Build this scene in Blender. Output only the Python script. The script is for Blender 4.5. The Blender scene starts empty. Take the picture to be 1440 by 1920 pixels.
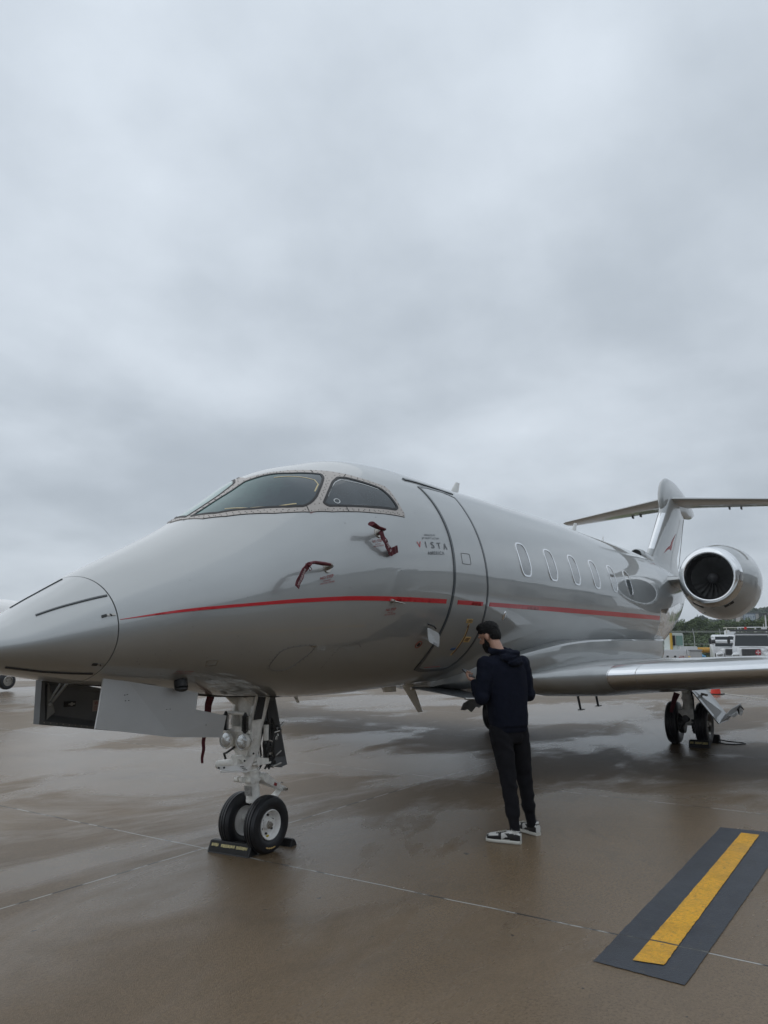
import bpy, bmesh, math, random
from mathutils import Vector, Matrix, noise
from mathutils.geometry import delaunay_2d_cdt
R = math.radians
sc = bpy.context.scene
COL = sc.collection
random.seed(7)

# ------------------------------------------------------------------ camera
FPX, HGT = 1443.0, 1.63
PITCH = math.atan(240 / FPX); AZ = math.atan(970 / math.hypot(FPX, 240))
cam_d = bpy.data.cameras.new('camera'); cam = bpy.data.objects.new('camera', cam_d); COL.objects.link(cam)
cam_d.sensor_fit = 'VERTICAL'; cam_d.sensor_height = 36.0; cam_d.lens = 36.0 * FPX / 1920
cam_d.clip_start = 0.1; cam_d.clip_end = 6000
fh = Vector((math.cos(AZ), math.sin(AZ), 0)); rt = Vector((math.sin(AZ), -math.cos(AZ), 0)); UP = Vector((0, 0, 1))
fw = fh * math.cos(PITCH) + UP * math.sin(PITCH); cu = -fh * math.sin(PITCH) + UP * math.cos(PITCH)
CAM = Vector((0, 0, HGT))
cam.matrix_world = Matrix(((rt.x, cu.x, -fw.x, 0), (rt.y, cu.y, -fw.y, 0), (rt.z, cu.z, -fw.z, HGT), (0, 0, 0, 1)))
sc.camera = cam
sc.render.resolution_x, sc.render.resolution_y = 768, 1024
def ray(x, y): return fw * FPX + rt * (x - 720) - cu * (y - 960)
def aty(x, y, Y): d = ray(x, y); return CAM + d * ((Y - CAM.y) / d.y)
def atz(x, y, z=0.0): d = ray(x, y); return CAM + d * ((z - CAM.z) / d.z)
def hp(x, D, z=0.0):      # point at horizontal distance D in the bearing of photo column x
    d = ray(x, 1200); d.z = 0; d.normalize(); return Vector((d.x * D, d.y * D, z))

# ------------------------------------------------------------------ world and sun
def N(nt, t, **k):
    n = nt.nodes.new(t)
    for a, b in k.items(): setattr(n, a, b)
    return n
SUN_EL, SUN_ROT = R(46), R(-20)
w = bpy.data.worlds.new('World'); sc.world = w; w.use_nodes = True
nt = w.node_tree; nt.nodes.clear(); L = nt.links.new
sky = N(nt, 'ShaderNodeTexSky', sky_type='NISHITA', sun_disc=False, sun_elevation=SUN_EL, sun_rotation=SUN_ROT)
tc = N(nt, 'ShaderNodeTexCoord'); sep = N(nt, 'ShaderNodeSeparateXYZ'); L(tc.outputs['Generated'], sep.inputs[0])
zc = N(nt, 'ShaderNodeMath', operation='MAXIMUM'); L(sep.outputs['Z'], zc.inputs[0]); zc.inputs[1].default_value = 0.0
za = N(nt, 'ShaderNodeMath', operation='ADD'); L(zc.outputs[0], za.inputs[0]); za.inputs[1].default_value = 0.28
dx = N(nt, 'ShaderNodeMath', operation='DIVIDE'); L(sep.outputs['X'], dx.inputs[0]); L(za.outputs[0], dx.inputs[1])
dy = N(nt, 'ShaderNodeMath', operation='DIVIDE'); L(sep.outputs['Y'], dy.inputs[0]); L(za.outputs[0], dy.inputs[1])
cmb = N(nt, 'ShaderNodeCombineXYZ'); L(dx.outputs[0], cmb.inputs[0]); L(dy.outputs[0], cmb.inputs[1]); cmb.inputs[2].default_value = 1.7
n1 = N(nt, 'ShaderNodeTexNoise'); n1.inputs['Scale'].default_value = 1.15; n1.inputs['Detail'].default_value = 6; n1.inputs['Roughness'].default_value = 0.45; n1.inputs['Distortion'].default_value = 0.25
n2 = N(nt, 'ShaderNodeTexNoise'); n2.inputs['Scale'].default_value = 3.9; n2.inputs['Detail'].default_value = 8; n2.inputs['Roughness'].default_value = 0.5
L(cmb.outputs[0], n1.inputs['Vector']); L(cmb.outputs[0], n2.inputs['Vector'])
mx = N(nt, 'ShaderNodeMath', operation='MULTIPLY_ADD'); L(n2.outputs[0], mx.inputs[0]); mx.inputs[1].default_value = 0.42; L(n1.outputs[0], mx.inputs[2])
cr = N(nt, 'ShaderNodeValToRGB'); L(mx.outputs[0], cr.inputs[0])
cr.color_ramp.interpolation = 'B_SPLINE'
cr.color_ramp.elements[0].position = 0.54; cr.color_ramp.elements[0].color = (0.41, 0.462, 0.52, 1)
cr.color_ramp.elements[1].position = 0.88; cr.color_ramp.elements[1].color = (0.715, 0.782, 0.855, 1)
mul = N(nt, 'ShaderNodeVectorMath', operation='SCALE'); L(cr.outputs[0], mul.inputs[0]); mul.inputs['Scale'].default_value = 9.0
mixc = N(nt, 'ShaderNodeMix', data_type='RGBA'); mixc.inputs[0].default_value = 0.96
zf = N(nt, 'ShaderNodeMapRange'); zf.inputs[1].default_value = 0.0; zf.inputs[2].default_value = 1.0; zf.inputs[3].default_value = 8.8; zf.inputs[4].default_value = 12.0; L(zc.outputs[0], zf.inputs[0]); L(zf.outputs[0], mul.inputs['Scale'])
L(sky.outputs[0], mixc.inputs[6]); L(mul.outputs[0], mixc.inputs[7])
bg = N(nt, 'ShaderNodeBackground'); bg.inputs[1].default_value = 0.1; L(mixc.outputs[2], bg.inputs[0])
wo = N(nt, 'ShaderNodeOutputWorld'); L(bg.outputs[0], wo.inputs[0])
sd = bpy.data.lights.new('sun', 'SUN'); sd.energy = 0.5; sd.angle = R(120); sd.color = (1, 0.97, 0.93)
so = bpy.data.objects.new('sun', sd); COL.objects.link(so)
sdir = Vector((math.sin(SUN_ROT) * math.cos(SUN_EL), math.cos(SUN_ROT) * math.cos(SUN_EL), math.sin(SUN_EL)))
so.rotation_euler = sdir.to_track_quat('Z', 'Y').to_euler()
sc.view_settings.view_transform = 'Standard'; sc.view_settings.look = 'None'
sc.view_settings.exposure = 0.12; sc.view_settings.gamma = 1.0; sc.view_settings.use_curve_mapping = False
sc.cycles.max_bounces = 8

# ------------------------------------------------------------------ materials
MATS = {}
def mat(name, col, rough=0.5, metal=0.0, coat=0.0, noise_amt=0.0, nscale=8.0, bump=0.0, bscale=40.0, rvar=0.0, emis=None, trans=0.0, ior=1.5, alpha=1.0, spec=0.5, coat_r=0.04, obj=True):
    if name in MATS: return MATS[name]
    m = bpy.data.materials.new(name); m.use_nodes = True; nt = m.node_tree; L = nt.links.new
    b = nt.nodes['Principled BSDF']; b.inputs['Base Color'].default_value = (*col, 1); b.inputs['Roughness'].default_value = rough
    b.inputs['Metallic'].default_value = metal; b.inputs['Coat Weight'].default_value = coat; b.inputs['Coat Roughness'].default_value = coat_r
    b.inputs['Transmission Weight'].default_value = trans; b.inputs['IOR'].default_value = ior; b.inputs['Alpha'].default_value = alpha
    b.inputs['Specular IOR Level'].default_value = spec
    if emis: b.inputs['Emission Color'].default_value = (*emis[:3], 1); b.inputs['Emission Strength'].default_value = emis[3]
    tc = N(nt, 'ShaderNodeTexCoord')
    if noise_amt or rvar:
        n = N(nt, 'ShaderNodeTexNoise'); n.inputs['Scale'].default_value = nscale; n.inputs['Detail'].default_value = 6; n.inputs['Roughness'].default_value = 0.6
        L(tc.outputs['Object'], n.inputs['Vector'])
        if noise_amt:
            c = N(nt, 'ShaderNodeValToRGB'); e = c.color_ramp.elements
            e[0].position = 0.3; e[1].position = 0.7
            e[0].color = (*[max(0, v * (1 - noise_amt)) for v in col], 1); e[1].color = (*[min(1, v * (1 + noise_amt)) for v in col], 1)
            L(n.outputs[0], c.inputs[0]); L(c.outputs[0], b.inputs['Base Color'])
        if rvar:
            r = N(nt, 'ShaderNodeMapRange'); r.inputs[1].default_value = 0.3; r.inputs[2].default_value = 0.7; r.inputs[3].default_value = max(0, rough - rvar); r.inputs[4].default_value = min(1, rough + rvar)
            L(n.outputs[0], r.inputs[0]); L(r.outputs[0], b.inputs['Roughness'])
    if bump:
        n = N(nt, 'ShaderNodeTexNoise'); n.inputs['Scale'].default_value = bscale; n.inputs['Detail'].default_value = 4
        L(tc.outputs['Object'], n.inputs['Vector'])
        bu = N(nt, 'ShaderNodeBump'); bu.inputs['Strength'].default_value = bump; bu.inputs['Distance'].default_value = 0.02
        L(n.outputs[0], bu.inputs['Height']); L(bu.outputs[0], b.inputs['Normal'])
    MATS[name] = m; return m

PAINT = mat('silver_paint', (0.36, 0.374, 0.374), 0.42, 0.48, coat=0.85, noise_amt=0.045, nscale=1.6, bump=0.03, bscale=1.3, coat_r=0.02)
PAINT.node_tree.nodes['Principled BSDF'].inputs['Coat IOR'].default_value = 1.9
PAINT2 = mat('silver_paint_door', (0.46, 0.465, 0.465), 0.42, 0.3, coat=0.25, noise_amt=0.04, nscale=5, coat_r=0.2)
CHROME = mat('polished_metal', (0.82, 0.83, 0.84), 0.16, 1.0, noise_amt=0.04, nscale=3, rvar=0.06)
CRUMPLE = mat('polished_shield', (0.75, 0.74, 0.72), 0.08, 1.0, bump=1.0, bscale=2.6)
RED = mat('red_stripe', (0.52, 0.006, 0.014), 0.35, 0.0, coat=0.5)
REDTXT = mat('red_lettering', (0.30, 0.03, 0.03), 0.45)
GREYTXT = mat('grey_lettering', (0.13, 0.14, 0.15), 0.4)
BAND = mat('door_band', (0.035, 0.045, 0.052), 0.35, 0.0, coat=0.5)
BLACK = mat('black_rubber', (0.012, 0.012, 0.013), 0.55, noise_amt=0.2, nscale=20)
SEAM = mat('dark_seam', (0.02, 0.02, 0.02), 0.6)
FRAME = mat('window_frame_metal', (0.42, 0.385, 0.355), 0.40, 0.25, noise_amt=0.05, nscale=9)
RIVET = mat('rivet', (0.14, 0.13, 0.12), 0.5)
GLASS = mat('cockpit_glass', (0.03, 0.042, 0.05), 0.06, 0.0, noise_amt=0.5, nscale=2.2, ior=1.5, spec=0.6)
def backlit_glass():      # green tinted laminated pane; light seen through it painted as a paler front corner
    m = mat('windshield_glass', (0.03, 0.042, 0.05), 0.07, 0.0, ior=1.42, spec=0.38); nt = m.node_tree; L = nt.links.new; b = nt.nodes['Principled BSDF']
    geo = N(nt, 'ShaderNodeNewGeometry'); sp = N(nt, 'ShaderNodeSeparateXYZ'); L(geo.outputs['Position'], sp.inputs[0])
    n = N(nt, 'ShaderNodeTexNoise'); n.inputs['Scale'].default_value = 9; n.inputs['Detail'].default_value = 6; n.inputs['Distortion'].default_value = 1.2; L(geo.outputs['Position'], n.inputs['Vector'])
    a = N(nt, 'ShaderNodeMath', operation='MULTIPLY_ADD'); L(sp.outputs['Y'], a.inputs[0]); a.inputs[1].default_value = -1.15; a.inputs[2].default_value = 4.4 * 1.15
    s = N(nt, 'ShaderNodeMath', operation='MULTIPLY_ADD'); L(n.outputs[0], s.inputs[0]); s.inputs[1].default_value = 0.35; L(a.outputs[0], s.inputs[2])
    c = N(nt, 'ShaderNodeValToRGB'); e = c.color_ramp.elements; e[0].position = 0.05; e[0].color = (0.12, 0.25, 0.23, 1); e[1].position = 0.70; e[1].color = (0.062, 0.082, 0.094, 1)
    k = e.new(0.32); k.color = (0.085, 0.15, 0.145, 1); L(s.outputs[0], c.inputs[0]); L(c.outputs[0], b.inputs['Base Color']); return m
WGLASS = backlit_glass()
PANE = mat('cabin_glass', (0.15, 0.165, 0.17), 0.08, 0.0, coat=1.0, noise_amt=0.3, nscale=4, ior=1.6)
GOLD = mat('pale_gold_edge', (0.50, 0.42, 0.24), 0.35, 0.3)
WHITE = mat('white_paint', (0.82, 0.81, 0.79), 0.35, coat=0.3, noise_amt=0.08, nscale=12)
GEARW = mat('gear_white_enamel', (0.80, 0.79, 0.75), 0.42, coat=0.2, noise_amt=0.2, nscale=16)
TYRE = mat('tyre_rubber', (0.012, 0.013, 0.016), 0.42, noise_amt=0.25, nscale=14, bump=0.1, bscale=60)
STEEL = mat('steel', (0.42, 0.40, 0.37), 0.3, 1.0, noise_amt=0.2, nscale=20)
DARK = mat('dark_hoses', (0.02, 0.02, 0.02), 0.45)
DGREY = mat('dark_grey_inner', (0.13, 0.14, 0.15), 0.5, noise_amt=0.12, nscale=6, coat=0.2)
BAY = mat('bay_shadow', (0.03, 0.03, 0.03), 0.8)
LENS = mat('lamp_lens', (0.42, 0.44, 0.45), 0.06, 0.9, coat=1.0, bump=0.5, bscale=26)
YEL = mat('yellow_decal', (0.72, 0.50, 0.20), 0.5)
BLUE = mat('blue_decal', (0.02, 0.10, 0.30), 0.5)
FLAG = mat('maroon_ribbon', (0.095, 0.010, 0.018), 0.75, noise_amt=0.2, nscale=30)
FLAGT = mat('ribbon_lettering', (0.62, 0.5, 0.5), 0.7)
TRANSW = mat('antenna_white', (0.80, 0.80, 0.77), 0.35, coat=0.4)
FANM = mat('fan_blade', (0.18, 0.18, 0.18), 0.35, 0.6)
FIND = mat('intake_dark', (0.05, 0.05, 0.053), 0.3, 0.5)

# ------------------------------------------------------------------ helpers
def tag(o, label=None, cat=None, group=None, kind=None):
    for k, v in (('label', label), ('category', cat), ('group', group), ('kind', kind)):
        if v: o[k] = v
    return o
def empty(name, loc=(0, 0, 0), rz=0.0):
    o = bpy.data.objects.new(name, None); COL.objects.link(o); o.location = loc; o.rotation_euler = (0, 0, rz); o.empty_display_size = 0.2; return o
def link(name, me, mats, parent=None, smooth=True, angle=None):
    if not isinstance(mats, (list, tuple)): mats = [mats]
    for m in mats: me.materials.append(m)
    if smooth:
        for p in me.polygons: p.use_smooth = True
        if angle: me.set_sharp_from_angle(angle=R(angle))
    o = bpy.data.objects.new(name, me); COL.objects.link(o)
    if parent:
        o.parent = parent
        if parent.name in WR: o.matrix_parent_inverse = Matrix.Translation(-parent.location)
    return o
WR = set()
def wroot(name, loc):      # root whose parts are modelled in world coordinates
    o = empty(name, loc); WR.add(o.name); return o
def obj(name, bm, mats, parent=None, smooth=True, angle=35, flip=False, normals=True):
    if normals: bmesh.ops.recalc_face_normals(bm, faces=bm.faces)
    me = bpy.data.meshes.new(name); bm.to_mesh(me); bm.free()
    return link(name, me, mats, parent, smooth, angle)
def BM(): return bmesh.new()
def box(bm, c, s, rot=None, mi=0, bev=0.0):
    r = bmesh.ops.create_cube(bm, size=1.0); vs = r['verts']
    bmesh.ops.scale(bm, vec=s, verts=vs)
    if bev:
        es = list({e for v in vs for e in v.link_edges})
        g = bmesh.ops.bevel(bm, geom=es, offset=bev, segments=2, affect='EDGES', clamp_overlap=True); vs = list({v for f in g['faces'] for v in f.verts} | {v for v in vs if v.is_valid})
    vs = [v for v in vs if v.is_valid]
    # gather all connected verts
    seen = set(vs); st = list(vs)
    while st:
        v = st.pop()
        for e in v.link_edges:
            q = e.other_vert(v)
            if q not in seen: seen.add(q); st.append(q)
    vs = list(seen)
    M = Matrix.Translation(Vector(c))
    if rot is not None: M = M @ (rot.to_4x4() if isinstance(rot, Matrix) else Matrix.Rotation(rot, 4, 'Z'))
    bmesh.ops.transform(bm, matrix=M, verts=vs)
    for f in {f for v in vs for f in v.link_faces}: f.material_index = mi
    return vs
def frame_of(d, up=None):
    d = Vector(d).normalized(); u = Vector(up) if up is not None else (Vector((0, 0, 1)) if abs(d.z) < 0.95 else Vector((1, 0, 0)))
    x = u.cross(d).normalized(); y = d.cross(x); return x, y, d
def loft(bm, rings, caps=True, closed=True, mi=0):
    vr = [[bm.verts.new(p) for p in r] for r in rings]
    n = len(vr[0])
    for a, b in zip(vr, vr[1:]):
        for i in range(n if closed else n - 1):
            j = (i + 1) % n
            try: f = bm.faces.new((a[i], a[j], b[j], b[i])); f.material_index = mi
            except ValueError: pass
    if caps and closed:
        for r in (vr[0], vr[-1]):
            try: f = bm.faces.new(r); f.material_index = mi
            except ValueError: pass
    return vr
def tube(bm, pts, rad, seg=10, mi=0, caps=True, up=None, flat=1.0):
    pts = [Vector(p) for p in pts]
    if not isinstance(rad, (list, tuple)): rad = [rad] * len(pts)
    rings = []; px = None
    for i, p in enumerate(pts):
        d = (pts[min(i + 1, len(pts) - 1)] - pts[max(i - 1, 0)])
        if d.length < 1e-9: d = Vector((0, 0, 1))
        if px is None: x, y, d = frame_of(d, up)
        else:
            d = d.normalized(); x = (px - d * px.dot(d)).normalized(); y = d.cross(x)
        px = x
        rings.append([p + x * math.cos(2 * math.pi * k / seg) * rad[i] + y * math.sin(2 * math.pi * k / seg) * rad[i] * flat for k in range(seg)])
    return loft(bm, rings, caps, True, mi)
def cyl(bm, a, b, r, seg=20, mi=0, r2=None): return tube(bm, [a, b], [r, r2 if r2 is not None else r], seg, mi)
def sphere(bm, c, r, mi=0, sc_=(1, 1, 1), seg=16, rot=None):
    g = bmesh.ops.create_uvsphere(bm, u_segments=seg, v_segments=seg // 2 + 2, radius=r)
    M = Matrix.Translation(Vector(c)) @ (rot.to_4x4() if rot else Matrix()) @ Matrix.Diagonal((*sc_, 1))
    bmesh.ops.transform(bm, matrix=M, verts=g['verts'])
    for f in {f for v in g['verts'] for f in v.link_faces}: f.material_index = mi
def lathe(bm, prof, origin, axis, seg=48, mi=0, closed_prof=False):
    x, y, d = frame_of(axis); o = Vector(origin); rings = []
    for t, r in prof: rings.append([o + d * t + (x * math.cos(2 * math.pi * k / seg) + y * math.sin(2 * math.pi * k / seg)) * max(r, 1e-4) for k in range(seg)])
    return loft(bm, rings, False, True, mi)
def plate(bm, pts, t, nrm=None, mi=0):
    pts = [Vector(p) for p in pts]
    if nrm is None: nrm = (pts[1] - pts[0]).cross(pts[2] - pts[0]).normalized()
    nrm = Vector(nrm) * t / 2
    a = [bm.verts.new(p + nrm) for p in pts]; b = [bm.verts.new(p - nrm) for p in pts]; n = len(pts)
    bm.faces.new(a).material_index = mi; bm.faces.new(b[::-1]).material_index = mi
    for i in range(n): bm.faces.new((a[i], b[i], b[(i + 1) % n], a[(i + 1) % n])).material_index = mi
def lerp(a, b, t): return a + (b - a) * t
def interp(x, xs, ys):
    if x <= xs[0]: return ys[0]
    for i in range(len(xs) - 1):
        if x <= xs[i + 1]: return lerp(ys[i], ys[i + 1], (x - xs[i]) / (xs[i + 1] - xs[i]))
    return ys[-1]
def pchip(x, y):
    n = len(x); h = [x[i + 1] - x[i] for i in range(n - 1)]; d = [(y[i + 1] - y[i]) / h[i] for i in range(n - 1)]; m = [0.0] * n
    for i in range(1, n - 1):
        if d[i - 1] * d[i] > 0:
            w1 = 2 * h[i] + h[i - 1]; w2 = h[i] + 2 * h[i - 1]; m[i] = (w1 + w2) / (w1 / d[i - 1] + w2 / d[i])
    m[0] = d[0]; m[-1] = d[-1]
    def f(v):
        k = 0
        while k < n - 2 and v > x[k + 1]: k += 1
        t = (v - x[k]) / h[k]
        return y[k] * (2 * t**3 - 3 * t**2 + 1) + m[k] * h[k] * (t**3 - 2 * t**2 + t) + y[k + 1] * (-2 * t**3 + 3 * t**2) + m[k + 1] * h[k] * (t**3 - t**2)
    return f
def mesh_from_mods(o, mods):
    for t, kw in mods:
        m = o.modifiers.new(t, t)
        for k, v in kw.items(): setattr(m, k, v)
    dg = bpy.context.evaluated_depsgraph_get(); dg.update()
    me = bpy.data.meshes.new_from_object(o.evaluated_get(dg)); mats = [m for m in o.data.materials]
    o.modifiers.clear(); o.data = me
    if not me.materials:
        for m in mats: me.materials.append(m)
    for p in me.polygons: p.use_smooth = True
    return o

# ------------------------------------------------------------------ apron
def gz(x, y):
    r = math.hypot(x, y); return -0.012 * max(0.0, min(r, 90) - 25)
def joints_group():
    g = bpy.data.node_groups.new('slab_joints', 'ShaderNodeTree')
    g.interface.new_socket('Line', in_out='OUTPUT', socket_type='NodeSocketFloat'); g.interface.new_socket('White', in_out='OUTPUT', socket_type='NodeSocketFloat')
    L = g.links.new; geo = N(g, 'ShaderNodeNewGeometry'); sp = N(g, 'ShaderNodeSeparateXYZ'); L(geo.outputs['Position'], sp.inputs[0])
    wob = N(g, 'ShaderNodeTexNoise'); wob.inputs['Scale'].default_value = 2.5; wob.inputs['Detail'].default_value = 3; L(geo.outputs['Position'], wob.inputs['Vector'])
    outs = []
    def M(op, a, b=None):
        n = N(g, 'ShaderNodeMath', operation=op)
        for i, v in enumerate((a, b)):
            if v is None: continue
            if isinstance(v, (int, float)): n.inputs[i].default_value = v
            else: L(v, n.inputs[i])
        return n.outputs[0]
    w_ = M('MULTIPLY', M('SUBTRACT', wob.outputs[0], 0.5), 0.03)
    for ax, off, per in (('X', 4.6, 3.8), ('Y', 4.76, 7.6)):
        v = M('ADD', sp.outputs[ax], w_)
        m = M('FLOORED_MODULO', M('ADD', v, per / 2 - off), per)
        outs.append(M('ABSOLUTE', M('SUBTRACT', m, per / 2)))
    d = M('MINIMUM', outs[0], outs[1])
    ln = N(g, 'ShaderNodeMapRange'); ln.inputs[1].default_value = 0.007; ln.inputs[2].default_value = 0.012; ln.inputs[3].default_value = 1; ln.inputs[4].default_value = 0; L(d, ln.inputs[0])
    bk = N(g, 'ShaderNodeTexNoise'); bk.inputs['Scale'].default_value = 4.0; bk.inputs['Detail'].default_value = 6; L(geo.outputs['Position'], bk.inputs['Vector'])
    wh = N(g, 'ShaderNodeMapRange'); wh.inputs[1].default_value = 0.45; wh.inputs[2].default_value = 0.50; L(bk.outputs[0], wh.inputs[0])
    l2 = N(g, 'ShaderNodeMapRange'); l2.inputs[1].default_value = 0.003; l2.inputs[2].default_value = 0.009; l2.inputs[3].default_value = 1; l2.inputs[4].default_value = 0.12; L(d, l2.inputs[0])
    go = N(g, 'NodeGroupOutput'); L(ln.outputs[0], go.inputs[0]); L(M('MULTIPLY', wh.outputs[0], l2.outputs[0]), go.inputs[1])
    return g
JG = joints_group()
def ground_mat(name, base, paint=False):
    m = bpy.data.materials.new(name); m.use_nodes = True; nt = m.node_tree; L = nt.links.new; b = nt.nodes['Principled BSDF']
    geo = N(nt, 'ShaderNodeNewGeometry')
    def noise_(s, d=6, r=0.6, dist=0.0, vec=None):
        n = N(nt, 'ShaderNodeTexNoise'); n.inputs['Scale'].default_value = s; n.inputs['Detail'].default_value = d; n.inputs['Roughness'].default_value = r; n.inputs['Distortion'].default_value = dist
        L(vec or geo.outputs['Position'], n.inputs['Vector']); return n.outputs[0]
    def mr(v, a, b_, c, d):
        n = N(nt, 'ShaderNodeMapRange'); L(v, n.inputs[0])
        for i, q in enumerate((a, b_, c, d)): n.inputs[i + 1].default_value = q
        return n.outputs[0]
    def mixrgb(f, a, b_, bt='MIX'):
        n = N(nt, 'ShaderNodeMix', data_type='RGBA', blend_type=bt)
        if isinstance(f, float): n.inputs[0].default_value = f
        else: L(f, n.inputs[0])
        for i, q in ((6, a), (7, b_)):
            if isinstance(q, tuple): n.inputs[i].default_value = (*q, 1)
            else: L(q, n.inputs[i])
        return n.outputs[2]
    big = noise_(0.16, 4, 0.5, 0.4); mid = noise_(1.1, 6, 0.6, 0.3); fine = noise_(55, 3, 0.7); grit = noise_(170, 2, 0.6)
    st = N(nt, 'ShaderNodeMapping'); st.inputs['Scale'].default_value = (0.20, 0.42, 1); st.inputs['Rotation'].default_value = (0, 0, R(20)); L(geo.outputs['Position'], st.inputs[0])
    streak = noise_(1.0, 7, 0.62, 0.5, st.outputs[0])
    c = mixrgb(mr(mid, 0.3, 0.7, 0.0, 1.0), tuple(v * 0.84 for v in base), tuple(v * 1.14 for v in base))
    c = mixrgb(mr(big, 0.44, 0.56, 0.0, 0.55), c, tuple(v * q for v, q in zip(base, (0.72, 0.76, 0.82))))
    slv = N(nt, 'ShaderNodeVectorMath', operation='MULTIPLY_ADD'); L(geo.outputs['Position'], slv.inputs[0]); slv.inputs[1].default_value = (1 / 3.8, 1 / 7.6, 0); slv.inputs[2].default_value = (-4.6 / 3.8 + 20, -4.76 / 7.6 + 20, 0)
    flv = N(nt, 'ShaderNodeVectorMath', operation='FLOOR'); L(slv.outputs[0], flv.inputs[0]); wn = N(nt, 'ShaderNodeTexWhiteNoise', noise_dimensions='2D'); L(flv.outputs[0], wn.inputs['Vector'])
    if not paint: c = mixrgb(mr(wn.outputs[0], 0.0, 1.0, 0.0, 0.5), c, tuple(v * q for v, q in zip(base, (1.25, 1.38, 1.62))))
    mott = noise_(14, 4, 0.65); c = mixrgb(mr(mott, 0.38, 0.68, 0.0, 0.35), c, tuple(v * 1.35 for v in base))
    c = mixrgb(mr(fine, 0.42, 0.68, 0.0, 0.7), c, tuple(v * 0.55 for v in base))
    c = mixrgb(mr(grit, 0.62, 0.74, 0.0, 0.7), c, tuple(min(1, v * 2.4) for v in base))
    if paint:
        c = mixrgb(mr(noise_(26, 5, 0.7), 0.60, 0.66, 0.0, 0.6), c, (0.10, 0.08, 0.055)); c = mixrgb(mr(noise_(3.2, 5, 0.6), 0.52, 0.66, 0.0, 0.6), c, tuple(v * 0.55 for v in base))
    else:      # a drier pale patch left of the nose gear
        dv = N(nt, 'ShaderNodeVectorMath', operation='DISTANCE'); L(geo.outputs['Position'], dv.inputs[0]); dv.inputs[1].default_value = (3.75, 7.3, 0)
        da = N(nt, 'ShaderNodeMath', operation='MULTIPLY_ADD'); L(mid, da.inputs[0]); da.inputs[1].default_value = 1.1; L(dv.outputs['Value'], da.inputs[2])
        c = mixrgb(mr(da.outputs[0], 0.85, 1.35, 0.55, 0.0), c, (0.27, 0.21, 0.14))
        st2 = noise_(0.55, 7, 0.7, 0.8); c = mixrgb(mr(st2, 0.55, 0.60, 0.0, 0.35), c, tuple(v * 0.6 for v in base))
    spots = noise_(9, 2, 0.5); c = mixrgb(mr(spots, 0.745, 0.76, 0.0, 0.8), c, (0.012, 0.011, 0.010))
    jg = N(nt, 'ShaderNodeGroup'); jg.node_tree = JG
    linecol = mixrgb(jg.outputs['White'], (0.025, 0.024, 0.022), (0.43, 0.42, 0.39) if not paint else (0.15, 0.15, 0.13))
    c = mixrgb(jg.outputs['Line'], c, linecol)
    L(c, b.inputs['Base Color'])
    wet = N(nt, 'ShaderNodeMath', operation='MULTIPLY_ADD'); L(streak, wet.inputs[0]); wet.inputs[1].default_value = 0.6
    hb = N(nt, 'ShaderNodeMath', operation='MULTIPLY'); L(big, hb.inputs[0]); hb.inputs[1].default_value = 0.4; L(hb.outputs[0], wet.inputs[2])
    rough = mr(wet.outputs[0], 0.475, 0.52, 0.24, 0.50) if not paint else mr(mid, 0.3, 0.7, 0.30, 0.5)
    L(rough, b.inputs['Roughness'])
    b.inputs['Specular IOR Level'].default_value = 0.34
    hh = N(nt, 'ShaderNodeMath', operation='ADD'); L(fine, hh.inputs[0]); L(grit, hh.inputs[1])
    bu = N(nt, 'ShaderNodeBump'); bu.inputs['Distance'].default_value = 0.004; L(hh.outputs[0], bu.inputs['Height'])
    L(mr(wet.outputs[0], 0.42, 0.58, 0.35, 1.0), bu.inputs['Strength']); L(bu.outputs[0], b.inputs['Normal'])
    return m
CONC = ground_mat('wet_concrete', (0.166, 0.116, 0.069))
def ground():
    bm = BM(); rs = [0.0, 3, 6, 10, 15, 20, 25, 30, 40, 50, 60, 75, 90, 92, 120, 200, 400, 900, 2500]; n = 96
    c = bm.verts.new((0, 0, 0)); prev = None
    for r in rs[1:]:
        ring = [bm.verts.new((r * math.cos(2 * math.pi * k / n), r * math.sin(2 * math.pi * k / n), gz(r, 0))) for k in range(n)]
        for k in range(n):
            j = (k + 1) % n
            if prev is None: bm.faces.new((c, ring[k], ring[j]))
            else: bm.faces.new((prev[k], ring[k], ring[j], prev[j]))
        prev = ring
    o = obj('concrete_apron', bm, CONC); tag(o, kind='structure')
ground()
def sheet(name, poly, z, m, jag=0.0, step=0.03, seed=0):
    pts = []
    for i in range(len(poly)):
        a = Vector(poly[i]); b = Vector(poly[(i + 1) % len(poly)]); n = max(1, int((b - a).length / step)); d = (b - a).normalized(); s = Vector((-d.y, d.x))
        for k in range(n):
            p = a.lerp(b, k / n); q = noise.noise(Vector((p.x * 5, p.y * 5, seed))) * jag * .5 + noise.noise(Vector((p.x * 31, p.y * 31, seed))) * jag * 0.8
            pts.append(p + s * q)
    bm = BM(); vs = [bm.verts.new((p.x, p.y, z)) for p in pts]; es = [bm.edges.new((vs[i], vs[(i + 1) % len(vs)])) for i in range(len(vs))]
    bmesh.ops.triangle_fill(bm, edges=es, use_beauty=True)
    o = obj(name, bm, m, smooth=False); tag(o, kind='structure'); return o
sheet('black_road_marking', [(4.16, 1.47), (4.125, 1.01), (7.65, 0.93), (7.59, 1.475)], 0.004, ground_mat('black_marking_paint', (0.034, 0.040, 0.052), True), 0.006)
sheet('yellow_road_marking', [(4.274, 1.30), (4.301, 1.15), (7.47, 1.148), (7.461, 1.288)], 0.008, ground_mat('yellow_marking_paint', (0.74, 0.37, 0.010), True), 0.005, seed=3)
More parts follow.
